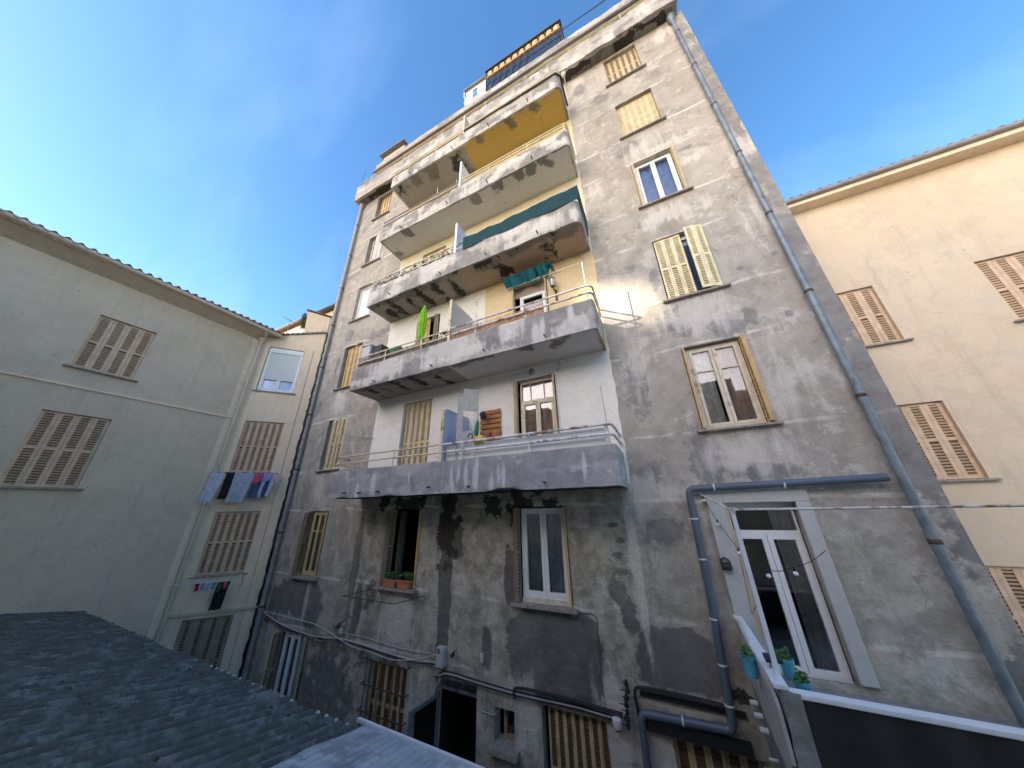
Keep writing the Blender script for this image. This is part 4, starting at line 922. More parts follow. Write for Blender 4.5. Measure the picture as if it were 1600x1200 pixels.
for k in range(7): leaves(mb, c+Vector((rl.uniform(-.1, .1), 0, k*.11)), .12, 45, .045, rl)
tag(mb.build('roof_weed', 'leaf_dry'), 'scruffy weed growing beside the cream chimney at the roof edge', 'weed')
mb = MB(); c = F2(1.45, .0, 8.5); mb.tube([c, c+Vector((.03, 0, .75))], .012, 6)
mb.tube([c+Vector((-.35, -.1, .95)), c+Vector((.3, .1, .55))], .008, 6)
for t in (0, .25, .5, .75, 1):
    q = (c+Vector((-.35, -.1, .95))).lerp(c+Vector((.3, .1, .55)), t); mb.tube([q-Vector((.08, -.12, 0)), q+Vector((.08, -.12, 0))], .005, 5)
tag(mb.build('television_antenna', 'zinc_warm'), 'thin television antenna leaning over the cream house roof', 'antenna')
# joint between the houses: ragged dark crack with cables
mb = MB(); rj = random.Random(5)
pts = [Vector((-11.93+rj.uniform(-.03, .04), -.03, z)) for z in np.arange(GZ, 8.9, .12)]
mb.tube(pts, [.022+rj.random()*.03 for _ in pts], 6); tag(mb.build('joint_cable', 'black', smooth=True), 'lumpy black cable running down the joint between cream and grey houses', 'cable')
mb = MB(F2); mb.tube([F2(.33, .01, z) for z in np.arange(GZ, 8.5, .5)], .006, 5); tag(mb.build('wall_cable', 'zinc_warm'), 'thin grey cable straight down the cream wall beside the joint', 'cable')
# ---- house behind, on the left
a = at(427, 517, 3.0); b = at(522, 478, 3.0); hz = (a.z+b.z)/2
BH = thing('background_house', (-17, 3, GZ), 'pale house with dark corrugated eave seen behind the cream chimney', 'house')
mb = MB(); mb.box(-26, XL-.15, -12, -3.3, GZ, hz-.1); mb.build('wall', 'cream_wall', BH)
mb = MB(); mb.sheet(lambda u, v: (-26+(26+XL-.1)*u, 2.95+6*v, hz+.05+1.8*v+.03*math.sin(u*130*2*math.pi)), 900, 2, (0, 0, -.03)); mb.build('roof', 'roof_metal', BH, smooth=True)
mb = MB(); mb.box(-26, XL-.16, -3.3, -2.98, hz-.09, hz-.02); mb.build('eave', 'darkwood', BH)
for x in (-19.5, -17.6, -15.7):
    mb = MB(); mb.box(x, x+1.2, -3.3, -3.24, hz-1.5, hz-.35); f_ = mb.build('window', 'white_frame', BH)
    mb = MB(); mb.box(x+.08, x+.57, -3.24, -3.235, hz-1.42, hz-.43); mb.build('pane', 'dark_glass', f_)
    mb = MB(); mb.box(x+.63, x+1.12, -3.24, -3.235, hz-1.42, hz-.43); mb.build('pane', 'dark_glass', f_)
# ---- house beyond the right corner
RB = thing('distant_house', (8, 3, GZ), 'house whose pale eave shows past the right edge of the grey building', 'house')
rz = at(1240, 323, 3.0).z
hr = [(x, x+1.1, z, z+1.6) for x in (4.6, 7.4, 10.2, 13) for z in (-1, 2.1, 5.2)]
FB = Fr((0, 3, 0), (1, 0, 0), (0, -1, 0))
wall_grid(FB, 3.6, 16, GZ, rz-.3, hr, 1.5, .2).build('wall', 'grey_cream', RB)
for h in hr: w1 = W(FB, *h, RB); closed_leaves(FB, *h, -.08, 4, 'shutter_pink', w1, .5)
mb = MB(FB); mb.box(3.5, 16.3, -8, .35, rz-.3, rz-.16); mb.build('eave', 'cream_wall', RB)
mb = MB(FB); mb.tube([(3.5, 2.6, rz-.12), (16.3, 2.6, rz-.1)], .07, 10); mb.build('gutter', 'zinc_warm', RB, smooth=True)
mb = MB(); mb.sheet(lambda u, v: (3.5+12.8*u, 2.6+6*v, rz-.02+2.4*v+.04*math.cos(u*61*2*math.pi)), 500, 2, (0, 0, -.03)); mb.build('roof', 'tile', RB, smooth=True)
# ---- the houses behind the camera (they shade the yard and show in the panes)
OB = thing('courtyard_house', (0, -8, GZ), 'cream house closing the other side of the courtyard', 'house')
FO = Fr((0, -9.0, 0), (-1, 0, 0), (0, 1, 0))
OH = 5.9
ho = [(x, x+1.1, z, z+1.7) for x in (-6.5, -3.5, 2.5, 5.5, 8.5, 11.5) for z in (-2.8, 2.9, 5.0)]
ho = [h for h in ho if h[2] != 5.0]+[(x, x+1.1, 5.3, 6.9) for x in (-6.5, -3.5, -.5, 2.5, 5.5, 8.5, 11.5)]
ho = [h for h in ho if not (h[2] == 2.9)]+[(x, x+1.1, 2.6, 4.3) for x in (-6.5, -3.5, 2.5, 5.5, 8.5, 11.5)]
wall_grid(FO, -9, 16, GZ, OH, ho, 1.5, .2).build('wall', 'opp', OB)
for h in ho: w1 = W(FO, *h, OB)
mb = MB(); mb.sheet(lambda u, v: (-16.3+25.6*u, -8.6-6*v, OH+2.2*v+.04*math.cos(u*130*2*math.pi)), 900, 2, (0, 0, -.04)); mb.build('roof', 'tile', OB, smooth=True)
mb = MB(); mb.box(-16, 9, 14.9, 15, GZ, OH+2.2); mb.build('back_wall', 'opp', OB)
# unseen block added to stop the sun; its hole lets one shaft by
TD = 72.0
hv = Vector((-.62, -.70, 0)).normalized()
T0 = Vector((-4, 0, 0))+hv*TD
pu = Vector((-hv.y, hv.x, 0))
FT = Fr(T0, pu, -hv)
tgt = at(966, 474, 0.)
s_ = ((T0-tgt).dot(hv))/(-SUN_TRAVEL).dot(hv)
hit = tgt+(-SUN_TRAVEL)*s_
ha = (hit-T0).dot(pu); hzt = hit.z
TW = thing('sun_blocker', (T0.x, T0.y, GZ), 'unseen pale block added beyond the courtyard to keep the sun off the facade', 'sun blocker')
mb = MB(FT); hw, hh, dp = .58, .50, 1.2
for b_ in ((-15, ha-hw, GZ, 55), (ha+hw, 15, GZ, 55), (ha-hw, ha+hw, GZ, hzt-hh-dp*.2), (ha-hw, ha+hw, hzt+hh+dp*.2, 55)): mb.box(b_[0], b_[1], -dp/2, dp/2, b_[2], b_[3])
mb.build('wall', 'opp', TW)
mb = MB(FT)
for k in range(17):
    z = GZ+3+k*3.2
    if abs(z+.8-hzt) > 2.2:
        for j in range(9): mb.box(-14+j*3.2, -12.6+j*3.2, dp/2, dp/2+.05, z, z+1.5)
mb.build('windows', 'dark_glass', TW)['kind'] = 'stuff'
# ================================================================= LEAN-TO ROOF IN THE FOREGROUND
RY = -3.2; RZ0 = -.49; RSL = .21; RSK = .05
LT = thing('lean_to_shed', (-7, -4.5, GZ), 'low shed with dark corrugated roof and a pale ribbed sheet at lower left', 'shed')
def rpt(x, d, h=0.): return Vector((x+RSK*d, RY-d, RZ0+RSL*d+h-.012*(x+6.5)*.9))
mb = MB()
def corr(u, v):
    x = -13.3+11.9*u; d = 3.6*v
    wob = .012*mnoise.noise(Vector((x*1.7, d*2, 1)))
    rag = (.07*mnoise.noise(Vector((x*3, 9, 1)))) if v == 0 else 0
    lap = .012*(math.floor((x+13.3)/1.062) % 2)+(.014 if d > 1.55 else 0)+(.014 if d > 2.9 else 0)
    return rpt(x, d+rag, .032*math.sin(x/.177*2*math.pi)+wob+lap)
mb.sheet(corr, 900, 90, (0, 0, -.012)); roof = mb.build('corrugated_roof', 'fibro', LT, smooth=True)
rs = random.Random(21); n_ = 0
for i in range(67):                      # broken mortar crumbs showing at the sheet ends
    x = -13.2+i*.177+.05
    if x > -3.6: break
    if rs.random() < .25: continue
    mb = MB(); mb.lathe(rpt(x+rs.uniform(-.02, .02), -.015, .012), [(.01, -.02), (rs.uniform(.018, .03), -.01), (.02, .006), (.008, .012)], 6); mb.build('mortar_fillet', 'grey_plastic', roof)
for i in range(30):
    for d in (.3, 1.45, 2.8):
        x = -13.2+i*.354+.177*.25*0
        if x > -3.7 or rs.random() < .3: continue
        mb = MB(); mb.lathe(rpt(round(x/.177)*.177+.044, d, .03), [(.022, 0), (.02, .008), (.009, .01), (.009, .022), (.002, .024)], 8); mb.build('roof_bolt', 'iron', roof)
mb = MB()
for _ in range(26):
    c_ = rpt(rs.uniform(-9, -3.8), rs.uniform(.0, 2.2), .0); c_.z -= .0
    leaves(mb, c_, .035, 22, .012, rs, .3)
mb.build('moss', 'leaf_dry', roof)['kind'] = 'stuff'
mb = MB()
def grp(u, v):
    d = 3.5*v-.06; edge = -3.52-.0*d+.02*mnoise.noise(Vector((d*2.5, 3, 5)))
    x = edge+(4.3)*u
    return rpt(x, d, .05+.012*abs(math.sin(x/.09*math.pi))+.008*mnoise.noise(Vector((x*1.2, d*1.5, 7))))
mb.sheet(grp, 420, 50, (0, 0, -.006)); mb.build('ribbed_sheet', 'grp', LT, smooth=True)
mb = MB(); mb.sheet(lambda u, v: rpt(-3.66+4.4*u, -.05-.05*v, .078+.006*mnoise.noise(Vector((u*9, 2, 2)))), 60, 1, (0, 0, -.03)); mb.build('eave_trim', 'white_plastic', LT)
mb = MB(); mb.box(-13.3, -1.6, 3.28, 3.42, GZ, RZ0-.12); mb.box(-1.7, -1.55, 3.42, 6.6, GZ, RZ0-.1); mb.build('wall', 'stone', LT)
# ================================================================= TERRACE AT THE RIGHT
TX = .61; TY = -2.1
TR = thing('terrace', (2, -1, GZ), 'terrace with white coping on a rough stone side wall below the French door', 'terrace')
mb = MB()
def twall(u, v):
    y = TY*u; z = GZ+(.12-GZ)*v
    k = mnoise.noise(Vector((y*2.5, z*2.5, 2)))+.5*mnoise.noise(Vector((y*8, z*8, 4)))
    e = (.10*mnoise.noise(Vector((z*2.2, 1, 1)))+.03*mnoise.noise(Vector((z*9, 1, 1)))) if u == 1 else 0
    return Vector((TX-.03*k, y+e, z))
mb.sheet(twall, 60, 110); 
mb.sheet(lambda u, v: Vector((TX+.16*(1-u)+(twall(1, v).x)*0 if u < 1 else twall(1, v).x, twall(1, v).y, GZ+(.12-GZ)*v)), 1, 110)
mb.build('side_wall', 'stone', TR, smooth=True)
mb = MB()
cp = [atx(*p, TX-.045) for p in ((1149, 966), (1160, 1010), (1174, 1062), (1192, 1110), (1212, 1160), (1232, 1205), (1243, 1205), (1232, 1160), (1222, 1120), (1207, 1085), (1190, 1048))]
cp = [Vector((TX-.045, min(-.002, max(TY+.02, p.y)), p.z)) for p in cp]
mb._add(cp+[p+Vector((.03, 0, 0)) for p in cp], [tuple(range(11)), tuple(reversed(range(11, 22)))]+[(i, 11+i, 11+(i+1) % 11, (i+1) % 11) for i in range(11)])
M['cream_face'] = simple('stained_cream_paint', (.52, .47, .42), .85, 0, .08, 3, bump=.2, dirt=(.26, .22, .19), dirt_amt=.25, dsc=(1, 3, .5), dscale=1.6)
mb.build('painted_render', 'cream_face', TR)
mb = MB(); mb.box(TX-.035, TX+.085, .0, -TY, .12, .165); mb.box(TX+.085, 3.3, -TY-.10, -TY, .075, .12); mb.build('coping', 'white_frame', TR, bevel=.01)
mb = MB(); mb.box(TX+.16, 3.3, 0, -TY-.02, -.7, -.56); mb.build('slab', 'stone', TR)
mb = MB(); mb.sheet(lambda u, v: (TX+.02+2.7*u, TY+.03-.01*math.sin(u*40), -3.0+3.07*v), 60, 2, (0, .02, 0)); mb.build('front_screen', 'black', TR)
for i, (u, v) in enumerate(((1178, 1092), (1181, 1101), (1199, 1145), (1204, 1167))):
    p = atx(u, v, TX-.03); y = max(TY+.1, min(-.12, -abs(p.y)))
    mb = MB(); s = .032 if i < 3 else .014; mb.lathe((TX-.01, -.15-.22*i, p.z), [(s, 0), (s, .05), (s*.9, .085), (s*.5, .09)], 12, (-1, 0, 0)); mb.build('vent_stub', 'white_plastic', TR, smooth=True)
# white post and laundry bar
mb = MB(); px_, py_ = .665, -1.93
mb.box(px_-.022, px_+.022, -py_-.022, -py_+.022, .165, 1.66); P1 = tag(mb.build('awning_post', 'white_frame', bevel=.004), 'square white metal post rising from the terrace coping', 'post')
mb = MB(); pts = [(.545, -.05, 1.90), (.62, -1.3, 1.75), (.64, -1.8, 1.68), (.70, -1.93, 1.675), (3.2, -1.93, 1.68)]; mb.tube(pts, .012, 10); mb.tube([(.545, -.04, 1.90), (2.2, -.04, 1.93)], .008, 8)
mb.lathe((.665, -1.93, 1.64), [(.03, 0), (.034, .01), (.034, .05), (.02, .06)], 12)
tag(mb.build('clothes_bar', 'rail_white', smooth=True), 'thin white tube bent round the terrace door as a clothes bar', 'clothes bar')
# string lights
LB = thing('string_lights', (1, -1, 1), 'black cable of round frosted bulbs strung in front of the French door', 'string lights')
bp_ = [at(1098, 775, -.06), at(1120, 812, -.12), at(1153, 856, -.45), at(1175, 960, -.6), at(1198, 890, -1.0), at(1240, 886, -1.2), at(1290, 860, -1.3)]
mb = MB(); w_ = []
for a, b in zip(bp_[:-1], bp_[1:]): w_ += [a.lerp(b, t)+Vector((0, 0, -.12*t*(1-t))) for t in (0, .25, .5, .75)]
mb.tube(w_+[bp_[-1]], .004, 6); mb.build('cable', 'black', LB)
for i in (0, 1, 2, 4, 5):
    c = bp_[i]; mb = MB(); mb.lathe(c+Vector((0, 0, -.045)), [(.012, 0), (.014, .03), (.01, .05)], 10); s = mb.build('socket', 'black', LB, smooth=True)
    mb = MB(); mb.lathe(c+Vector((0, 0, -.045)), [(.002, -.052), (.017, -.046), (.026, -.03), (.026, -.018), (.014, -.003), (.01, 0)], 14); mb.build('bulb', 'bulb', s, smooth=True)
# bird cage ornament
c = at(1134, 880, -.09); BC = thing('bird_cage', c, 'small black wire bird cage ornament hung on the door surround', 'ornament')
r0, hb = .068, .16
mb = MB()
for k in range(14):
    a = 2*math.pi*k/14; mb.tube([c+Vector((r0*math.cos(a), r0*.8*math.sin(a), -hb/2))]+[c+Vector((r0*math.cos(a)*math.cos(t), r0*.8*math.sin(a)*math.cos(t), .02+.06*math.sin(t))) for t in (0, .5, 1., 1.4)], .0035, 5)
mb.build('wire', 'black', BC)
mb = MB(); mb.lathe(c+Vector((0, 0, -hb/2-.012)), [(r0*1.03, 0), (r0*1.05, .03), (r0, .035)], 16); mb.lathe(c+Vector((0, 0, .0)), [(r0*1.02, 0), (r0*1.02, .008)], 16); mb.build('base', 'black', BC)
mb = MB(); mb.tube([c+Vector((0, 0, .08)), c+Vector((-.006, .02, .11)), c+Vector((-.012, .05, .13))], .003, 6); mb.build('hook', 'iron', BC)
# turquoise pots
def pot(name, c, r, h, mat, label, group, leafn=120, ls=.028, lr=None, cat='plant pot', lm='leaf'):
    c = Vector(c); P = thing(name, c, label, cat, group); mb = MB()
    mb.lathe(c, [(r*.72, 0), (r*.93, h*.8), (r*1.04, h*.81), (r*1.06, h), (r*.95, h), (r*.9, h*.9)], 22); mb.build('pot', mat, P, smooth=True)
    mb = MB()
    for k in range(5): leaves(mb, c+Vector((rl.uniform(-r, r)*.6, rl.uniform(-r, r)*.6, h+rl.uniform(0, .05))), lr or r*.6, leafn//5, ls, rl, .6)
    mb.build('foliage', lm, P)
pot('plant_pot', (TX-.115, -1.42, -.06), .075, .20, 'blue_pot', 'turquoise pot of green leaves hooked outside the terrace coping', 'turquoise pots on the terrace edge')
pot('plant_pot', (TX+.25, -1.35, -.05), .07, .19, 'blue_pot', 'turquoise pot behind the coping, half hidden by leaves', 'turquoise pots on the terrace edge')
pot('plant_pot', (TX+.27, -1.72, -.10), .07, .19, 'blue_pot', 'shaded turquoise pot nearest the French door sill', 'turquoise pots on the terrace edge', 60)
mb = MB(); mb.obox((TX+.08, -1.72, .235), (.075, .01, 0), (0, .06, .01), (0, 0, .012)); mb.tube([(TX+.08, -1.72, .165), (TX+.08, -1.72, .23)], .012, 8); mb.tube([(TX+.05, -1.76, .22), (TX-.02, -1.8, .05), (TX+.02, -1.95, -.1), (TX+.1, -2.05, -.05), (TX+.1, -2.1, .12)], .004, 6)
tag(mb.build('solar_lamp', 'black'), 'flat black solar lamp with a wire, standing on the white coping', 'lamp')
# ================================================================= CABLES AND FITTINGS ON THE FACADE
def cable(px, r, mat, label, y=-.05, jit=0, name='cable', group=None, cat='cable'):
    P = [at(u, v, y) for u, v in px]; out = []
    for i in range(len(P)-1):
        p0 = P[max(0, i-1)]; p1 = P[i]; p2 = P[i+1]; p3 = P[min(len(P)-1, i+2)]
        for t in (0, .2, .4, .6, .8): out.append(.5*((2*p1)+(p2-p0)*t+(2*p0-5*p1+4*p2-p3)*t*t+(3*p1-p0-3*p2+p3)*t**3))
    out.append(P[-1]); mb = MB(); mb.tube(out, r, 8)
    return tag(mb.build(name, mat, smooth=True), label, cat, group)
G_ = 'cables strung along the lower facade'
cable([(412, 956), (435, 973), (467, 987), (497, 995), (526, 997), (560, 1005), (600, 1018), (640, 1030), (680, 1035)], .014, 'grey_plastic', 'thick pale cable sagging from the left downpipe to the white box', -.10, group=G_)
cable([(412, 958), (437, 977), (470, 990), (500, 998), (530, 1000), (562, 1009), (602, 1022), (642, 1034), (680, 1038)], .012, 'black', 'black cable lying just under the thick pale cable', -.07, group=G_)
cable([(414, 955), (454, 965), (494, 976), (512, 986), (528, 997), (550, 1010), (577, 1018), (614, 1031), (654, 1030), (682, 1022)], .010, 'grey_plastic', 'pale cable crossing over the sagging bundle near the spot lamp', -.12, group=G_)
cable([(480, 992), (502, 1002), (508, 998), (525, 999)], .008, 'pvc_cream', 'short cream cable dipping to a point above the low left window', -.08, group=G_)
cable([(535, 988), (574, 997), (627, 1013), (675, 1021)], .007, 'grey_plastic', 'thin straight cable above the barred window', -.05, group=G_)
cable([(411, 966), (425, 973), (440, 983), (470, 990)], .008, 'black', 'short black cable stub beside the left downpipe', -.06, group=G_)
for k, (dv, mt_, r, lab) in enumerate(((0, 'dark_iron', .012, 'dark cable, uppermost of the bundle over the entrance'), (4, 'grey_plastic', .008, 'thin pale cable in the bundle over the entrance'), (7, 'black', .012, 'black cable, lowest of the bundle over the entrance'))):
    cable([(686, 1052+dv), (700, 1049+dv), (740, 1061+dv), (780, 1073+dv), (805, 1080+dv), (840, 1088+dv), (900, 1101+dv), (940, 1113+dv), (972, 1121+dv)], r, mt_, lab, -.05-.015*k, group=G_)
cable([(805, 1092), (803, 1082), (810, 1075), (860, 1085), (915, 1100), (973, 1116)], .024, 'black', 'thick black sheath hooked down at its left end above the slatted shutters', -.08, group=G_)
cable([(1000, 1142), (997, 1112), (992, 1082), (1003, 1074), (1070, 1087), (1135, 1103)], .022, 'black', 'thick black sheath bent round the left end of the pale ledge', -.08, group=G_)
cable([(1003, 1078), (1070, 1091), (1138, 1107)], .014, 'black', 'black cable hung straight below the thick sheath on the right', -.10, group=G_)
cable([(897, 957), (929, 961), (934, 985), (940, 1060), (947, 1108)], .005, 'iron', 'thin rusty wire down the wall right of the white window', -.02, group=G_)
cable([(943, 1106), (948, 1118), (951, 1128)], .008, 'dark_iron', 'short dark wire ending at the white dome lamp', -.06, group=G_)
cable([(690, 1058), (683, 1068), (676, 1080), (674, 1068)], .009, 'grey_plastic', 'grey cable loop under the white meter box', -.07, group=G_)
cable([(667, 790), (666, 800)], .003, 'iron', 'tiny wire under the lowest balcony', -.03, group=G_)
# meter box, lamp, sensor box
c = at(688, 1023, -.09); mb = MB(); mb.box(c.x-.09, c.x+.09, .0, .13, c.z-.2, c.z+.13)
jb = tag(mb.build('meter_box', 'grey_plastic', bevel=.012), 'upright white meter box where the cables meet', 'meter box')
mb = MB()
for i in range(4): mb.box(c.x-.06, c.x+.02, .131, .134, c.z+.03+i*.02, c.z+.04+i*.02)
mb.build('vent_slots', 'black', jb)
def spot(px, label, mat='black', s=1., y=-.12):
    c = at(*px, y); mb = MB(); mb.tube([(c.x, -.0, c.z+.02), (c.x, y*.7, c.z+.02)], .012*s, 8); mb.lathe((c.x, y*.6, c.z), [(.03*s, 0), (.045*s, .03*s), (.05*s, .11*s), (.04*s, .12*s)], 14, (-.3, -.6, -.5))
    return tag(mb.build('spot_lamp', mat, smooth=True), label, 'lamp')
spot((530, 975), 'small black spot lamp above the cables at lower left'); spot((708, 1021), 'small black spot lamp on a wire beside the meter box', s=.8)
c = at(534, 984, -.05); mb = MB(); mb.lathe((c.x, -.07, c.z-.07), [(.05, 0), (.06, .03), (.055, .09), (.03, .11)], 14); tag(mb.build('sensor_housing', 'grey_plastic', smooth=True), 'round grey sensor housing under the left black spot lamp', 'sensor')
c = at(753, 1028, -.03); mb = MB(); mb.box(c.x-.035, c.x+.035, .0, .045, c.z-.07, c.z+.06); tag(mb.build('sensor_box', 'pvc_cream', bevel=.006), 'small cream box with a thin conduit on the wall beside the entrance', 'sensor box')
cable([(753, 1036), (752, 1080), (752, 1108), (762, 1114), (772, 1117), (776, 1112)], .007, 'grey_plastic', 'thin conduit dropping from the small cream box to the small window', -.02)
c = at(965, 1131, -.08); DL = thing('dome_lamp', c, 'white dome lamp on the wall right of the slatted shutters', 'lamp')
mb = MB(); mb.lathe((c.x, -.10, c.z-.06), [(.02, 0), (.06, .02), (.075, .07), (.07, .13), (.05, .14)], 18); mb.build('lamp_shade', 'white_plastic', DL, smooth=True)
mb = MB(); mb.lathe((c.x, -.10, c.z-.085), [(.01, 0), (.035, .012), (.04, .03)], 14); mb.build('lens', 'black', DL, smooth=True)
rw = random.Random(9); EP = thing('cable_anchor', at(980, 1100, -.1), 'knot of black insulators and bolts left of the pale ledge', 'cable anchor')
for i in range(7):
    c = at(980-rw.uniform(0, 3)+i*.3, 1068+i*11, -.1); mb = MB(); q_ = rw.uniform(.55, 1.15); mb.lathe(c-Vector((0, 0, .04)), [(.02*q_, 0), (.045*q_, .015), (.04*q_, .05), (.02*q_, .09)], 7); mb.tube([c, c+Vector((-.06-.06*rw.random(), -.02, .02*rw.random()))], .007, 6); mb.build('insulator', 'black', EP, smooth=True)
# round bulkhead lamp and the lantern
c = at(831, 580, -.06); BL_ = thing('bulkhead_lamp', c, 'round grey bulkhead lamp under the second balcony', 'lamp')
mb = MB(); mb.lathe((c.x, 0, c.z), [(.10, 0), (.10, .04), (.085, .06)], 22, (0, -1, 0)); mb.build('lamp_base', 'grey_plastic', BL_, smooth=True)
mb = MB(); mb.lathe((c.x, -.055, c.z), [(.078, 0), (.07, .03), (.045, .055), (.01, .065)], 22, (0, -1, 0)); mb.build('lens', 'zinc_warm', BL_, smooth=True)
mb = MB(); 
for k in range(4): mb.tube([(c.x+.085*math.cos(k*.785), -.05, c.z+.085*math.sin(k*.785)), (c.x, -.125, c.z), (c.x-.085*math.cos(k*.785), -.05, c.z-.085*math.sin(k*.785))], .005, 5)
mb.build('guard', 'dark_iron', BL_)
cable([(800, 592), (800, 587), (810, 584), (825, 580)], .004, 'zinc_warm', 'thin wire leading to the round bulkhead lamp', -.015)
c = at(863, 441, -.2); WL = thing('wall_lantern', c, 'brown glass lantern on a bracket beside the teal awning', 'lantern')
mb = MB(); mb.tube([(c.x+.03, -.02, c.z-.42), (c.x+.03, -.04, c.z-.2), (c.x+.01, -.15, c.z-.22), (c.x, -.2, c.z-.14)], .018, 8); mb.box(c.x-.0, c.x+.06, 0, .03, c.z-.5, c.z-.15); mb.build('bracket', 'iron', WL)
mb = MB(); mb.lathe((c.x, -.2, c.z+.1), [(.095, 0), (.085, .02), (.03, .08), (.012, .1), (.015, .13), (.002, .14)], 6); mb.lathe((c.x, -.2, c.z-.15), [(.02, -.02), (.055, 0), (.055, .02)], 6)
for k in range(6):
    a = math.pi/3*k; mb.tube([(c.x+.055*math.cos(a), -.2+.055*math.sin(a), c.z-.13), (c.x+.085*math.cos(a), -.2+.085*math.sin(a), c.z+.1)], .007, 5)
mb.build('lantern_frame', 'dark_iron', WL)
mb = MB(); mb.lathe((c.x, -.2, c.z-.12), [(.045, 0), (.075, .21)], 6); mb.build('pane', 'bulb', WL)
c = at(881, 119, -.35); mb = MB(); mb.lathe((c.x, -.36, c.z), [(.05, 0), (.075, .05), (.08, .12), (.05, .15)], 14, (0, -.7, -.6)); mb.tube([(c.x, -.0, c.z+.03), (c.x, -.36, c.z)], .02, 8); tag(mb.build('flood_light', 'white_plastic', smooth=True), 'white flood light high beside the topmost balcony', 'lamp')
p = at(868, 54, .1); q = at(1060, -80, -3.0); mb = MB(); mb.tube([p, q], .016, 6); tag(mb.build('overhead_cable', 'black'), 'black overhead cable slanting up from the rooftop veranda', 'cable')
# ================================================================= THINGS ON THE BALCONIES
# lowest balcony
mb = MB(); o = at(716, 618, -.98); o.z = 2.75; du = Vector((.62, .78, 0)).normalized(); dn = Vector((du.y, -du.x, 0))
def bd(a0, a1, z0, z1): mb.obox(o+du*((a0+a1)/2)+Vector((0, 0, (z0+z1)/2-o.z)), du*((a1-a0)/2), dn*.012, Vector((0, 0, (z1-z0)/2)))
zt = at(727, 609, -.9).z; zs = at(716, 620, -.98).z
bd(0, .14, 2.4, zs); bd(.14, .52, zs-.32, zt+.05); bd(.14, .52, 2.4, 3.42); bd(.49, .52, 3.42, zs-.32)
tag(mb.build('cut_board', 'board'), 'stepped grey wooden board with a square cut-out beside the blue divider', 'board')
PR = thing('pallet_rack', (-3.7, -.1, 2.3), 'orange-brown slatted wooden rack leaning on the white balcony wall', 'plant rack')
zb_, zt_ = 3.1, at(767, 640, -.06).z
for i in range(8):
    z = zb_+(zt_-zb_)*i/8; mb = MB(); mb.box(-4.0, -3.41, .05, .075, z+.01, z+(zt_-zb_)/8-.022); mb.build('slat', 'pallet', PR)
mb = MB(); mb.box(-3.97, -3.9, .02, .05, 2.3, zt_); mb.box(-3.5, -3.43, .02, .05, 2.3, zt_); mb.build('batten', 'darkwood', PR)
c = at(757, 650, -.2); mb = MB(); mb.lathe((c.x, -.2, c.z-.06), [(.045, 0), (.075, .02), (.08, .13), (.06, .16), (.04, .165)], 16, (-.35, -.2, .9)); mb.tube([(c.x, -.2, c.z+.1), (c.x-.1, -.12, c.z+.14), (c.x-.22, -.1, c.z+.12)], .006, 6); tag(mb.build('watering_pot', 'dark_iron', smooth=True), 'dark metal pot hung on the upper left of the wooden rack', 'pot')
for i, (u, lab) in enumerate(((760, 'terracotta pot at the foot of the wooden rack, left one'), (776, 'terracotta pot at the foot of the wooden rack, right one'))):
    c = at(u, 681, -.25); mb = MB(); mb.lathe((c.x, -.25, c.z-.16), [(.09, 0), (.12, .2), (.13, .2), (.13, .25), (.1, .25)], 18); tag(mb.build('flower_pot', 'terracotta', smooth=True), lab, 'flower pot', 'terracotta pots by the rack')
c = at(743, 672, -.6); mb = MB(); mb.lathe((c.x-.01, -.6, c.z-.35), [(.03, 0), (.05, .1), (.055, .4), (.045, .52), (.02, .59)], 12, (.12, 0, 1)); mb.v = mb.v
M['green_bag'] = simple('dark_green_fabric', (.02, .20, .06), .7); tag(mb.build('green_float', 'green_bag', smooth=True), 'upright dark green rolled fabric beside the wooden rack', 'roll')
c = at(748, 683, -.95); mb = MB(); mb.box(c.x-.12, c.x+.12, .8, 1.0, c.z-.14, c.z+.02); M['yellow'] = simple('yellow_plastic', (.75, .5, .03), .5); tag(mb.build('plastic_box', 'yellow', bevel=.01), 'yellow plastic box just behind the white railing', 'box')
c = at(735, 682, -.9); mb = MB(); mb.tube([c+Vector((.06*math.cos(t), 0, .06*math.sin(t))) for t in np.linspace(-.8, 3.6, 12)], .014, 8); tag(mb.build('rubber_ring', 'black', smooth=True), 'black rubber ring behind the railing by the grey board', 'ring')
c = at(741, 645, -1.03); mb = MB(); mb.tube([(c.x, -1.03, 2.7), (c.x, -1.03, c.z)], .014, 8); tag(mb.build('line_post', 'rail_white'), 'thin white post on the lowest railing beside the grey board', 'post', 'washing line posts on the balconies')
c = at(938, 603, -1.02); mb = MB(); mb.tube([(c.x+.03, -1.02, 2.7), (c.x, -1.02, c.z)], .006, 6); tag(mb.build('line_post', 'zinc_warm'), 'very thin grey rod at the right corner of the lowest balcony', 'post', 'washing line posts on the balconies')
c = at(645, 655, -.9); mb = MB(); mb.tube([(c.x, -.9, 2.4), (c.x, -.9, c.z)], .012, 6); tag(mb.build('line_post', 'grey_plastic'), 'pale pole in front of the closed shutters on the lowest balcony', 'post', 'washing line posts on the balconies')
p0_ = at(533, 678, -.12); p1_ = at(584, 684, -.05); mb = MB(); mb.tube([p0_, (p0_+p1_)/2+Vector((0, 0, -.06)), p1_], .007, 6); M['green_rope'] = simple('green_rope', (.05, .25, .17), .8); tag(mb.build('tied_rope', 'green_rope'), 'green cord tied from the beige shutters to the wall edge', 'cord')
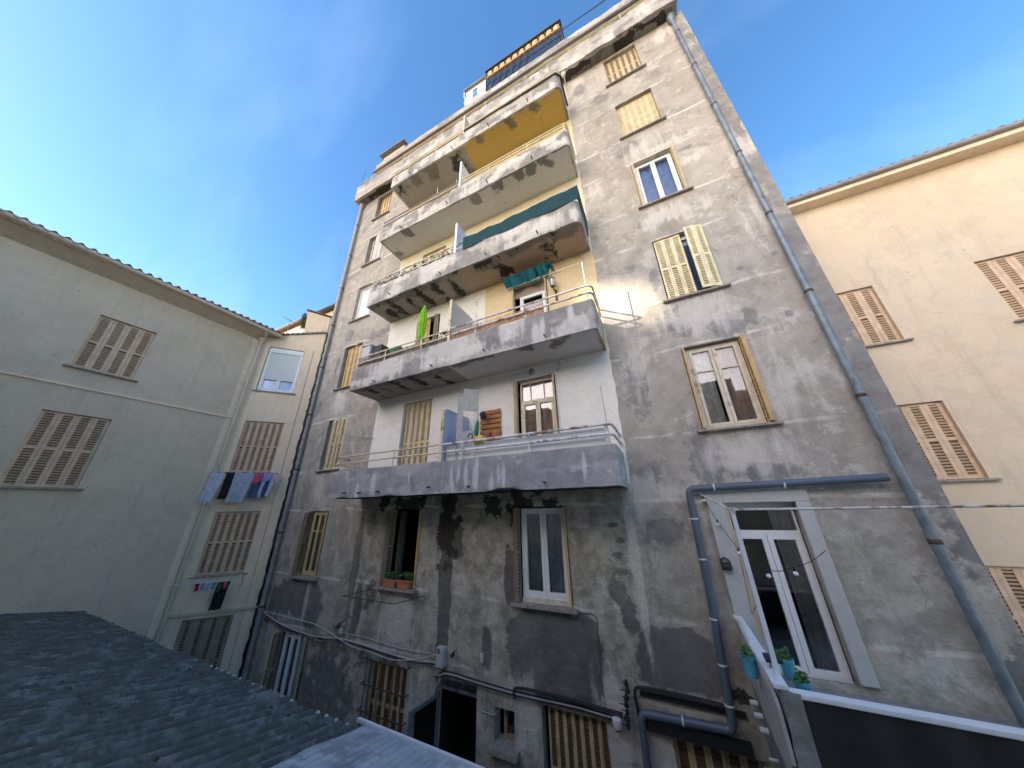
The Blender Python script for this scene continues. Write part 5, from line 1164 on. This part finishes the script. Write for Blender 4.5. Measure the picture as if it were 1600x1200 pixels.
# second balcony
def reeds(name, x0, x1, y, z0, z1, mat, label, rng, dark=None):
    P = thing(name, ((x0+x1)/2, y, z0), label, 'screen'); mb = MB(); x = x0
    while x < x1:
        w_ = rng.uniform(.008, .016); h = z1-rng.random()**3*.12; dx = rng.uniform(-.008, .008)
        mb.obox((x, y+rng.uniform(-.006, .006), (z0+h)/2), (w_*.5, 0, 0), (0, .004, 0), (dx, 0, (h-z0)/2)); x += w_+rng.choice([0, 0, .004, .012])
    mb.build('reeds', mat, P)
    mb = MB()
    for z in (z0+.2, z1-.14): mb.tube([(x0, y-.01, z), (x1, y-.01, z)], .004, 5)
    mb.build('binding_wire', 'iron', P)
rr = random.Random(4)
reeds('reed_screen', -8.0, DIV-.03, -BD+.09, 5.75, 6.17, 'reed', 'grey-brown reed screen behind the left half of the second railing', rr)
reeds('reed_screen', DIV+.08, -1.75, -BD+.09, 5.75, 6.2, 'reed_orange', 'orange reed screen behind the right half of the second railing', rr)
c = at(661, 500, -.85); PS = thing('folded_parasol', (c.x, -.85, 5.34), 'folded lime green parasol standing on the second balcony', 'parasol')
zt = at(663, 479, -.85).z; mb = MB(); mb.tube([(c.x, -.85, 5.34), (c.x, -.85, zt+.03)], .016, 8); mb.build('pole', 'white_plastic', PS)
mb = MB(); prof = [(.13, 0), (.085, .12), (.10, .3), (.115, .55), (.10, .8), (.06, .98), (.02, 1.08)]; k_ = (zt-6.35)/1.08
mb.lathe((c.x, -.85, 6.35), [(r*.85, h*k_) for r, h in prof], 48, (0, 0, 1), lambda k, h: 1+.30*math.sin(k*2*math.pi/6+h*1.5)); mb.build('canopy', 'lime', PS, smooth=True)
CB = thing('storage_cabinet', (-7.7, -.7, 5.34), 'pale grey metal cabinet at the left end of the second balcony', 'cabinet')
mb = MB(); mb.box(-8.0, -7.62, .5, .98, 5.4, 6.66); mb.build('body', 'grey_plastic', CB, bevel=.008)
mb = MB(); mb.box(-8.03, -7.59, .47, 1.01, 6.66, 6.69); mb.build('top', 'rail_white', CB); mb = MB(); mb.box(-7.62, -7.2, .5, .9, 5.4, 6.62); mb.build('side_unit', 'dark_iron', CB, bevel=.01)
c = at(559, 533, -1.0); mb = MB(); mb.tube([(c.x, -1.0, 5.8), (c.x, -1.0, c.z)], .014, 8); tag(mb.build('line_post', 'rail_cream'), 'cream pole at the left corner of the second balcony', 'post', 'washing line posts on the balconies')
l0 = at(745, 466, -.95); l1 = at(909, 409, -.95)
mb = MB(); mb.tube([(l0.x, -.95, 5.4), (l0.x, -.95, l0.z)], .016, 8); mb.box(l0.x-.02, l0.x+.06, .93, .97, l0.z-.04, l0.z); tag(mb.build('line_post', 'rail_white'), 'white post beside the grey divider on the second balcony', 'post', 'washing line posts on the balconies')
mb = MB(); mb.tube([(l1.x+.03, -.95, 5.4), (l1.x, -.95, l1.z)], .014, 8); tag(mb.build('line_post', 'rail_white'), 'leaning white post at the right end of the second balcony', 'post', 'washing line posts on the balconies')
mb = MB(); mb.tube([l0, l0.lerp(l1, .5)+Vector((0, 0, -.05)), l1], .004, 5); tag(mb.build('washing_line', 'rail_white'), 'white washing line stretched across the second balcony', 'line')
mb = MB()
def torn(u, v):
    x = -3.15+1.5*u; rag = .08+.26*mnoise.noise(Vector((x*3.7, 2, 2)))+.16*mnoise.noise(Vector((x*11, 2, 2)))
    return (x, -.1-.30*(1-v)-.02*math.sin(u*34), 7.98-.02-(rag+.08)*(v)-.0)
mb.sheet(torn, 60, 8, (0, -.004, 0)); AW = tag(mb.build('torn_awning', 'teal', smooth=True), 'torn teal awning hanging in shreds under the third balcony', 'awning')
mb = MB(); mb.tube([(-3.2, -.4, 7.96), (-1.6, -.4, 7.98)], .012, 8); mb.tube([(-3.15, 0, 7.9), (-3.15, -.4, 7.96)], .01, 6); mb.tube([(-1.66, 0, 7.9), (-1.66, -.4, 7.97)], .01, 6); mb.build('awning_bar', 'iron', AW)
mb = MB()
for k in range(5): leaves(mb, (-4.75+.05*k, -.98, 6.22), .05, 14, .03, rl)
tag(mb.build('railing_sprig', 'leaf'), 'few green leaves poking over the cream railing by the divider', 'plant')
c = at(617, 545, -.95); mb = MB(); mb.box(c.x-.22, c.x+.2, .72, .96, c.z-.3, c.z+.05); tag(mb.build('green_crate', 'green_bag', bevel=.01), 'dark green crate behind the left reed screen', 'crate')
# third balcony
SC = thing('teal_screen', (-2.4, -1.05, 8.9), 'dark teal windbreak cloth round the right half of the third balcony', 'screen')
mb = MB(); yy = -BD-.02
def ts(u, v):
    s = 4.6*u; zb = 8.93-.02*math.sin(s*5)
    if s < 3.5: x, y = -4.12+s, yy
    else: x, y = -.60+.02*math.sin(v*2), yy+(s-3.5)
    zt = 9.40+.015*math.sin(s*9)-.03*math.sin(s*1.5)
    if s >= 3.5: zb -= .2*(s-3.5)
    return (x+.0, y-.010*math.sin(s*7+v*2)-.004*math.sin(s*23), zb+(zt-zb)*v)
mb.sheet(ts, 180, 8, (0, .003, 0)); mb.build('cloth', 'teal_dark', SC, smooth=True)
mb = MB()
for k in range(150):
    leaves(mb, (-8.0+3.5*rl.random(), -BD+.1+rl.uniform(-.03, .03), rl.uniform(8.97, 9.28)), .06, 10, .028, rl)
tag(mb.build('leaf_screen', 'ivy'), 'dark artificial leaf screen behind the left railing of the third balcony', 'screen')
# fourth balcony
mb = MB(); mb.sheet(lambda u, v: (-5.95+1.1*u, -1.0-.02*math.sin(u*20), 11.9+.22*v), 20, 2, (0, .01, 0)); tag(mb.build('red_cloth', 'red'), 'dark red cloth showing between the fourth balcony railing bars', 'cloth')
for x, lab in ((-5.5, 'pale rod above the left railing of the fourth balcony'), (-4.65, 'pale short post beside the divider of the fourth balcony')):
    mb = MB(); mb.tube([(x, -1.0, 12.0), (x+.02, -1.0, 12.75 if x < -5 else 12.6)], .013, 8); tag(mb.build('line_post', 'rail_white'), lab, 'post', 'washing line posts on the balconies')
mb = MB(); mb.tube([(-8.0, -1.0, 12.02), (-7.2, -.98, 12.05)], .06, 8); tag(mb.build('rolled_mat', 'black', smooth=True), 'dark rolled mat at the left end of the fourth balcony', 'mat')
# ---- planters and the folding rack under the open window
for i, (x, lab) in enumerate(((-6.50, 'terracotta trough with green plant, left on the open window sill'), (-6.05, 'terracotta trough with green plant, right on the open window sill'))):
    P = thing('window_planter', (x, -.07, .0), lab, 'planter', 'troughs on the window sill')
    mb = MB(); a = [(-.2, -.055), (.2, -.055), (.2, .055), (-.2, .055)]
    vs = [Vector((x+p*.88, -.07+q*.85, .0)) for p, q in a]+[Vector((x+p, -.07+q, .15)) for p, q in a]; mb._add(vs, MB.BF); mb.box(x-.215, x+.215, .0, .14, .13, .16); mb.build('trough', 'terracotta', P, bevel=.004)
    mb = MB()
    for k in range(9): leaves(mb, (x+(-.02 if i == 0 else .06)+rl.uniform(-.13, .15), -.05+rl.uniform(-.05, .03), .2+rl.uniform(0, .09)), .07, 26, .032, rl)
    mb.build('foliage', 'leaf', P)
RK = thing('drying_rack', (-6.3, -.3, -.2), 'rusty folding clothes rack hung below the open window', 'drying rack')
A_, B_, C_, D_ = at(580, 921, -.02), at(535, 931, -.55), at(616, 944, -.55), at(663, 931, -.02)
mb = MB(); mb.tube([A_, B_, C_, D_], .010, 6); mb.build('frame', 'iron', RK)
mb = MB()
for p, q in ((at(585, 882, -.01), A_.lerp(B_, .55)), (at(667, 889, -.01), D_.lerp(C_, .5))): mb.tube([p, q], .005, 5)
mb.build('stay', 'iron', RK)
for t in (.2, .4, .6, .8):
    mb = MB(); mb.tube([A_.lerp(B_, t), D_.lerp(C_, t)], .0025, 4); mb.build('line', 'zinc_warm', RK)
for i, (t, m_) in enumerate(((.02, 'yellow'), (.12, 't_navy'), (.2, 'rail_yellow'))):
    p = A_.lerp(D_, t+.02)+Vector((0, -.1, -.04)); mb = MB(); mb.box(p.x-.008, p.x+.008, -p.y-.006, -p.y+.006, p.z-.045, p.z+.035); tag(mb.build('clothes_peg', m_), ('yellow', 'dark blue', 'cream')[i]+' clothes peg on the rusty rack under the planters', 'peg', 'pegs on the rusty rack')
# ================================================================= LAUNDRY ON THE CREAM HOUSE
LR = thing('laundry_rack', F2(1.2, .3, 2.9), 'thin metal drying rack under the beige shutters on the cream wall', 'drying rack')
mb = MB()
for n in (.12, .22, .32): mb.tube([F2(.38, n, 2.99), F2(2.15, n, 2.99)], .006, 6)
mb.tube([F2(.38, 0, 2.96), F2(.38, .36, 2.99)], .009, 6); mb.tube([F2(.28, 0, 2.9), F2(.22, .12, 2.84), F2(.24, .1, 2.7)], .007, 6); mb.build('frame', 'iron', LR)
def cloth(name, a0, a1, zt, zb, n, mat, label, cat, waves=2.5, sk=0., rag=0., grp='laundry on the cream house'):
    mb = MB()
    def fn(u, v):
        a = a0+(a1-a0)*u+sk*v+.02*v*math.sin(v*5+a0*9)-.03*v*(u-.5)
        zz = zt+(zb-zt)*v+.01*math.sin(u*9)*(1-v)+rag*v*math.sin(u*3.1+1)
        return F2(a, n+(.012+.024*v)*math.sin(u*waves*6.28+v*1.5)+.02*mnoise.noise(Vector((u*3+a0*5, v*3, 1)))+.012, zz)
    mb.sheet(fn, 28, 14, tuple(F2.n*-.005)); tag(mb.build(name, mat, smooth=True), label, cat, grp)
    mb.sheet(fn, 1, 1)
cloth('towel', 1.78, 2.12, 2.99, 2.05, .32, 't_white', 'pale blue towel, leftmost on the rack', 'towel', 2, .06)
cloth('trousers', 1.50, 1.76, 2.98, 2.18, .22, 't_black', 'black garment hanging between two pale towels', 'garment', 2, .05)
cloth('towel', .99, 1.50, 2.99, 2.06, .33, 't_grey', 'wide grey-blue towel folded over the rack', 'towel', 2.5, .06, .02)
cloth('denim_skirt', .48, 1.0, 2.98, 2.2, .20, 't_navy', 'dark blue garment behind the pink and lilac shirts', 'garment', 4, .04)
cloth('shirt', .74, .97, 2.99, 2.66, .33, 't_pink', 'bright pink top beside the wide towel', 'shirt', 2, .0, .05)
cloth('shirt', .40, .72, 2.99, 2.72, .33, 't_lilac', 'lilac striped top at the right end of the rack', 'shirt', 3, 0, .03)
cloth('blue_sleeve', .62, .72, 2.74, 2.2, .30, 't_white', 'narrow pale blue sleeve hanging under the lilac top', 'garment', 1, .03)
cloth('blue_towel', .38, .50, 2.74, 2.26, .31, 't_white', 'narrow pale blue cloth at the right edge of the laundry', 'garment', 1, .03)
for i in range(9):
    p = F2(.45+i*.19, .33, 2.99); mb = MB(); mb.obox(p, F2.u*.006, F2.n*.012, Vector((0, 0, .03))); tag(mb.build('clothes_peg', ['zinc', 't_pink', 'blue_pot'][i % 3]), ['grey', 'pink', 'turquoise'][i % 3]+' clothes peg on the laundry line, '+['first', 'second', 'third', 'fourth', 'fifth', 'sixth', 'seventh', 'eighth', 'ninth'][i]+' from the right', 'peg', 'pegs on the laundry line')
L2 = thing('window_rack', F2(1.2, .2, -.1), 'small pale rack of pegs and socks under the lower beige shutters', 'drying rack')
mb = MB(); mb.tube([F2(.62, 0, -.02), F2(.75, .35, -.12), F2(2.1, .35, -.12)], .012, 6); mb.tube([F2(.62, .12, -.08), F2(2.1, .12, -.08)], .008, 6); mb.build('frame', 'white_plastic', L2)
mb = MB(); mb.tube([F2(.62, 0, -.12), F2(.56, .08, -.1), F2(.54, .1, -.25), F2(.6, .06, -.36), F2(.56, .05, -.3)], .007, 6); mb.build('hook', 'iron', L2)
rc = random.Random(8)
for i, (m_, nm) in enumerate((('t_pink', 'pink'), ('leaf', 'green'), ('blue_pot', 'turquoise'), ('t_white', 'pale blue'), ('t_lilac', 'lilac'), ('red', 'dark red'))):
    a = .84+i*.13; cloth('sock', a, a+.1, -.12, -.3-rc.random()*.1, .30, m_, nm+' sock on the small lower rack of the cream house', 'sock', 1, grp='socks on the lower rack')
cloth('black_garment', .80, 1.1, -.14, -.85, .22, 't_black', 'long black garment on the lower rack of the cream house', 'garment', 2, .05)
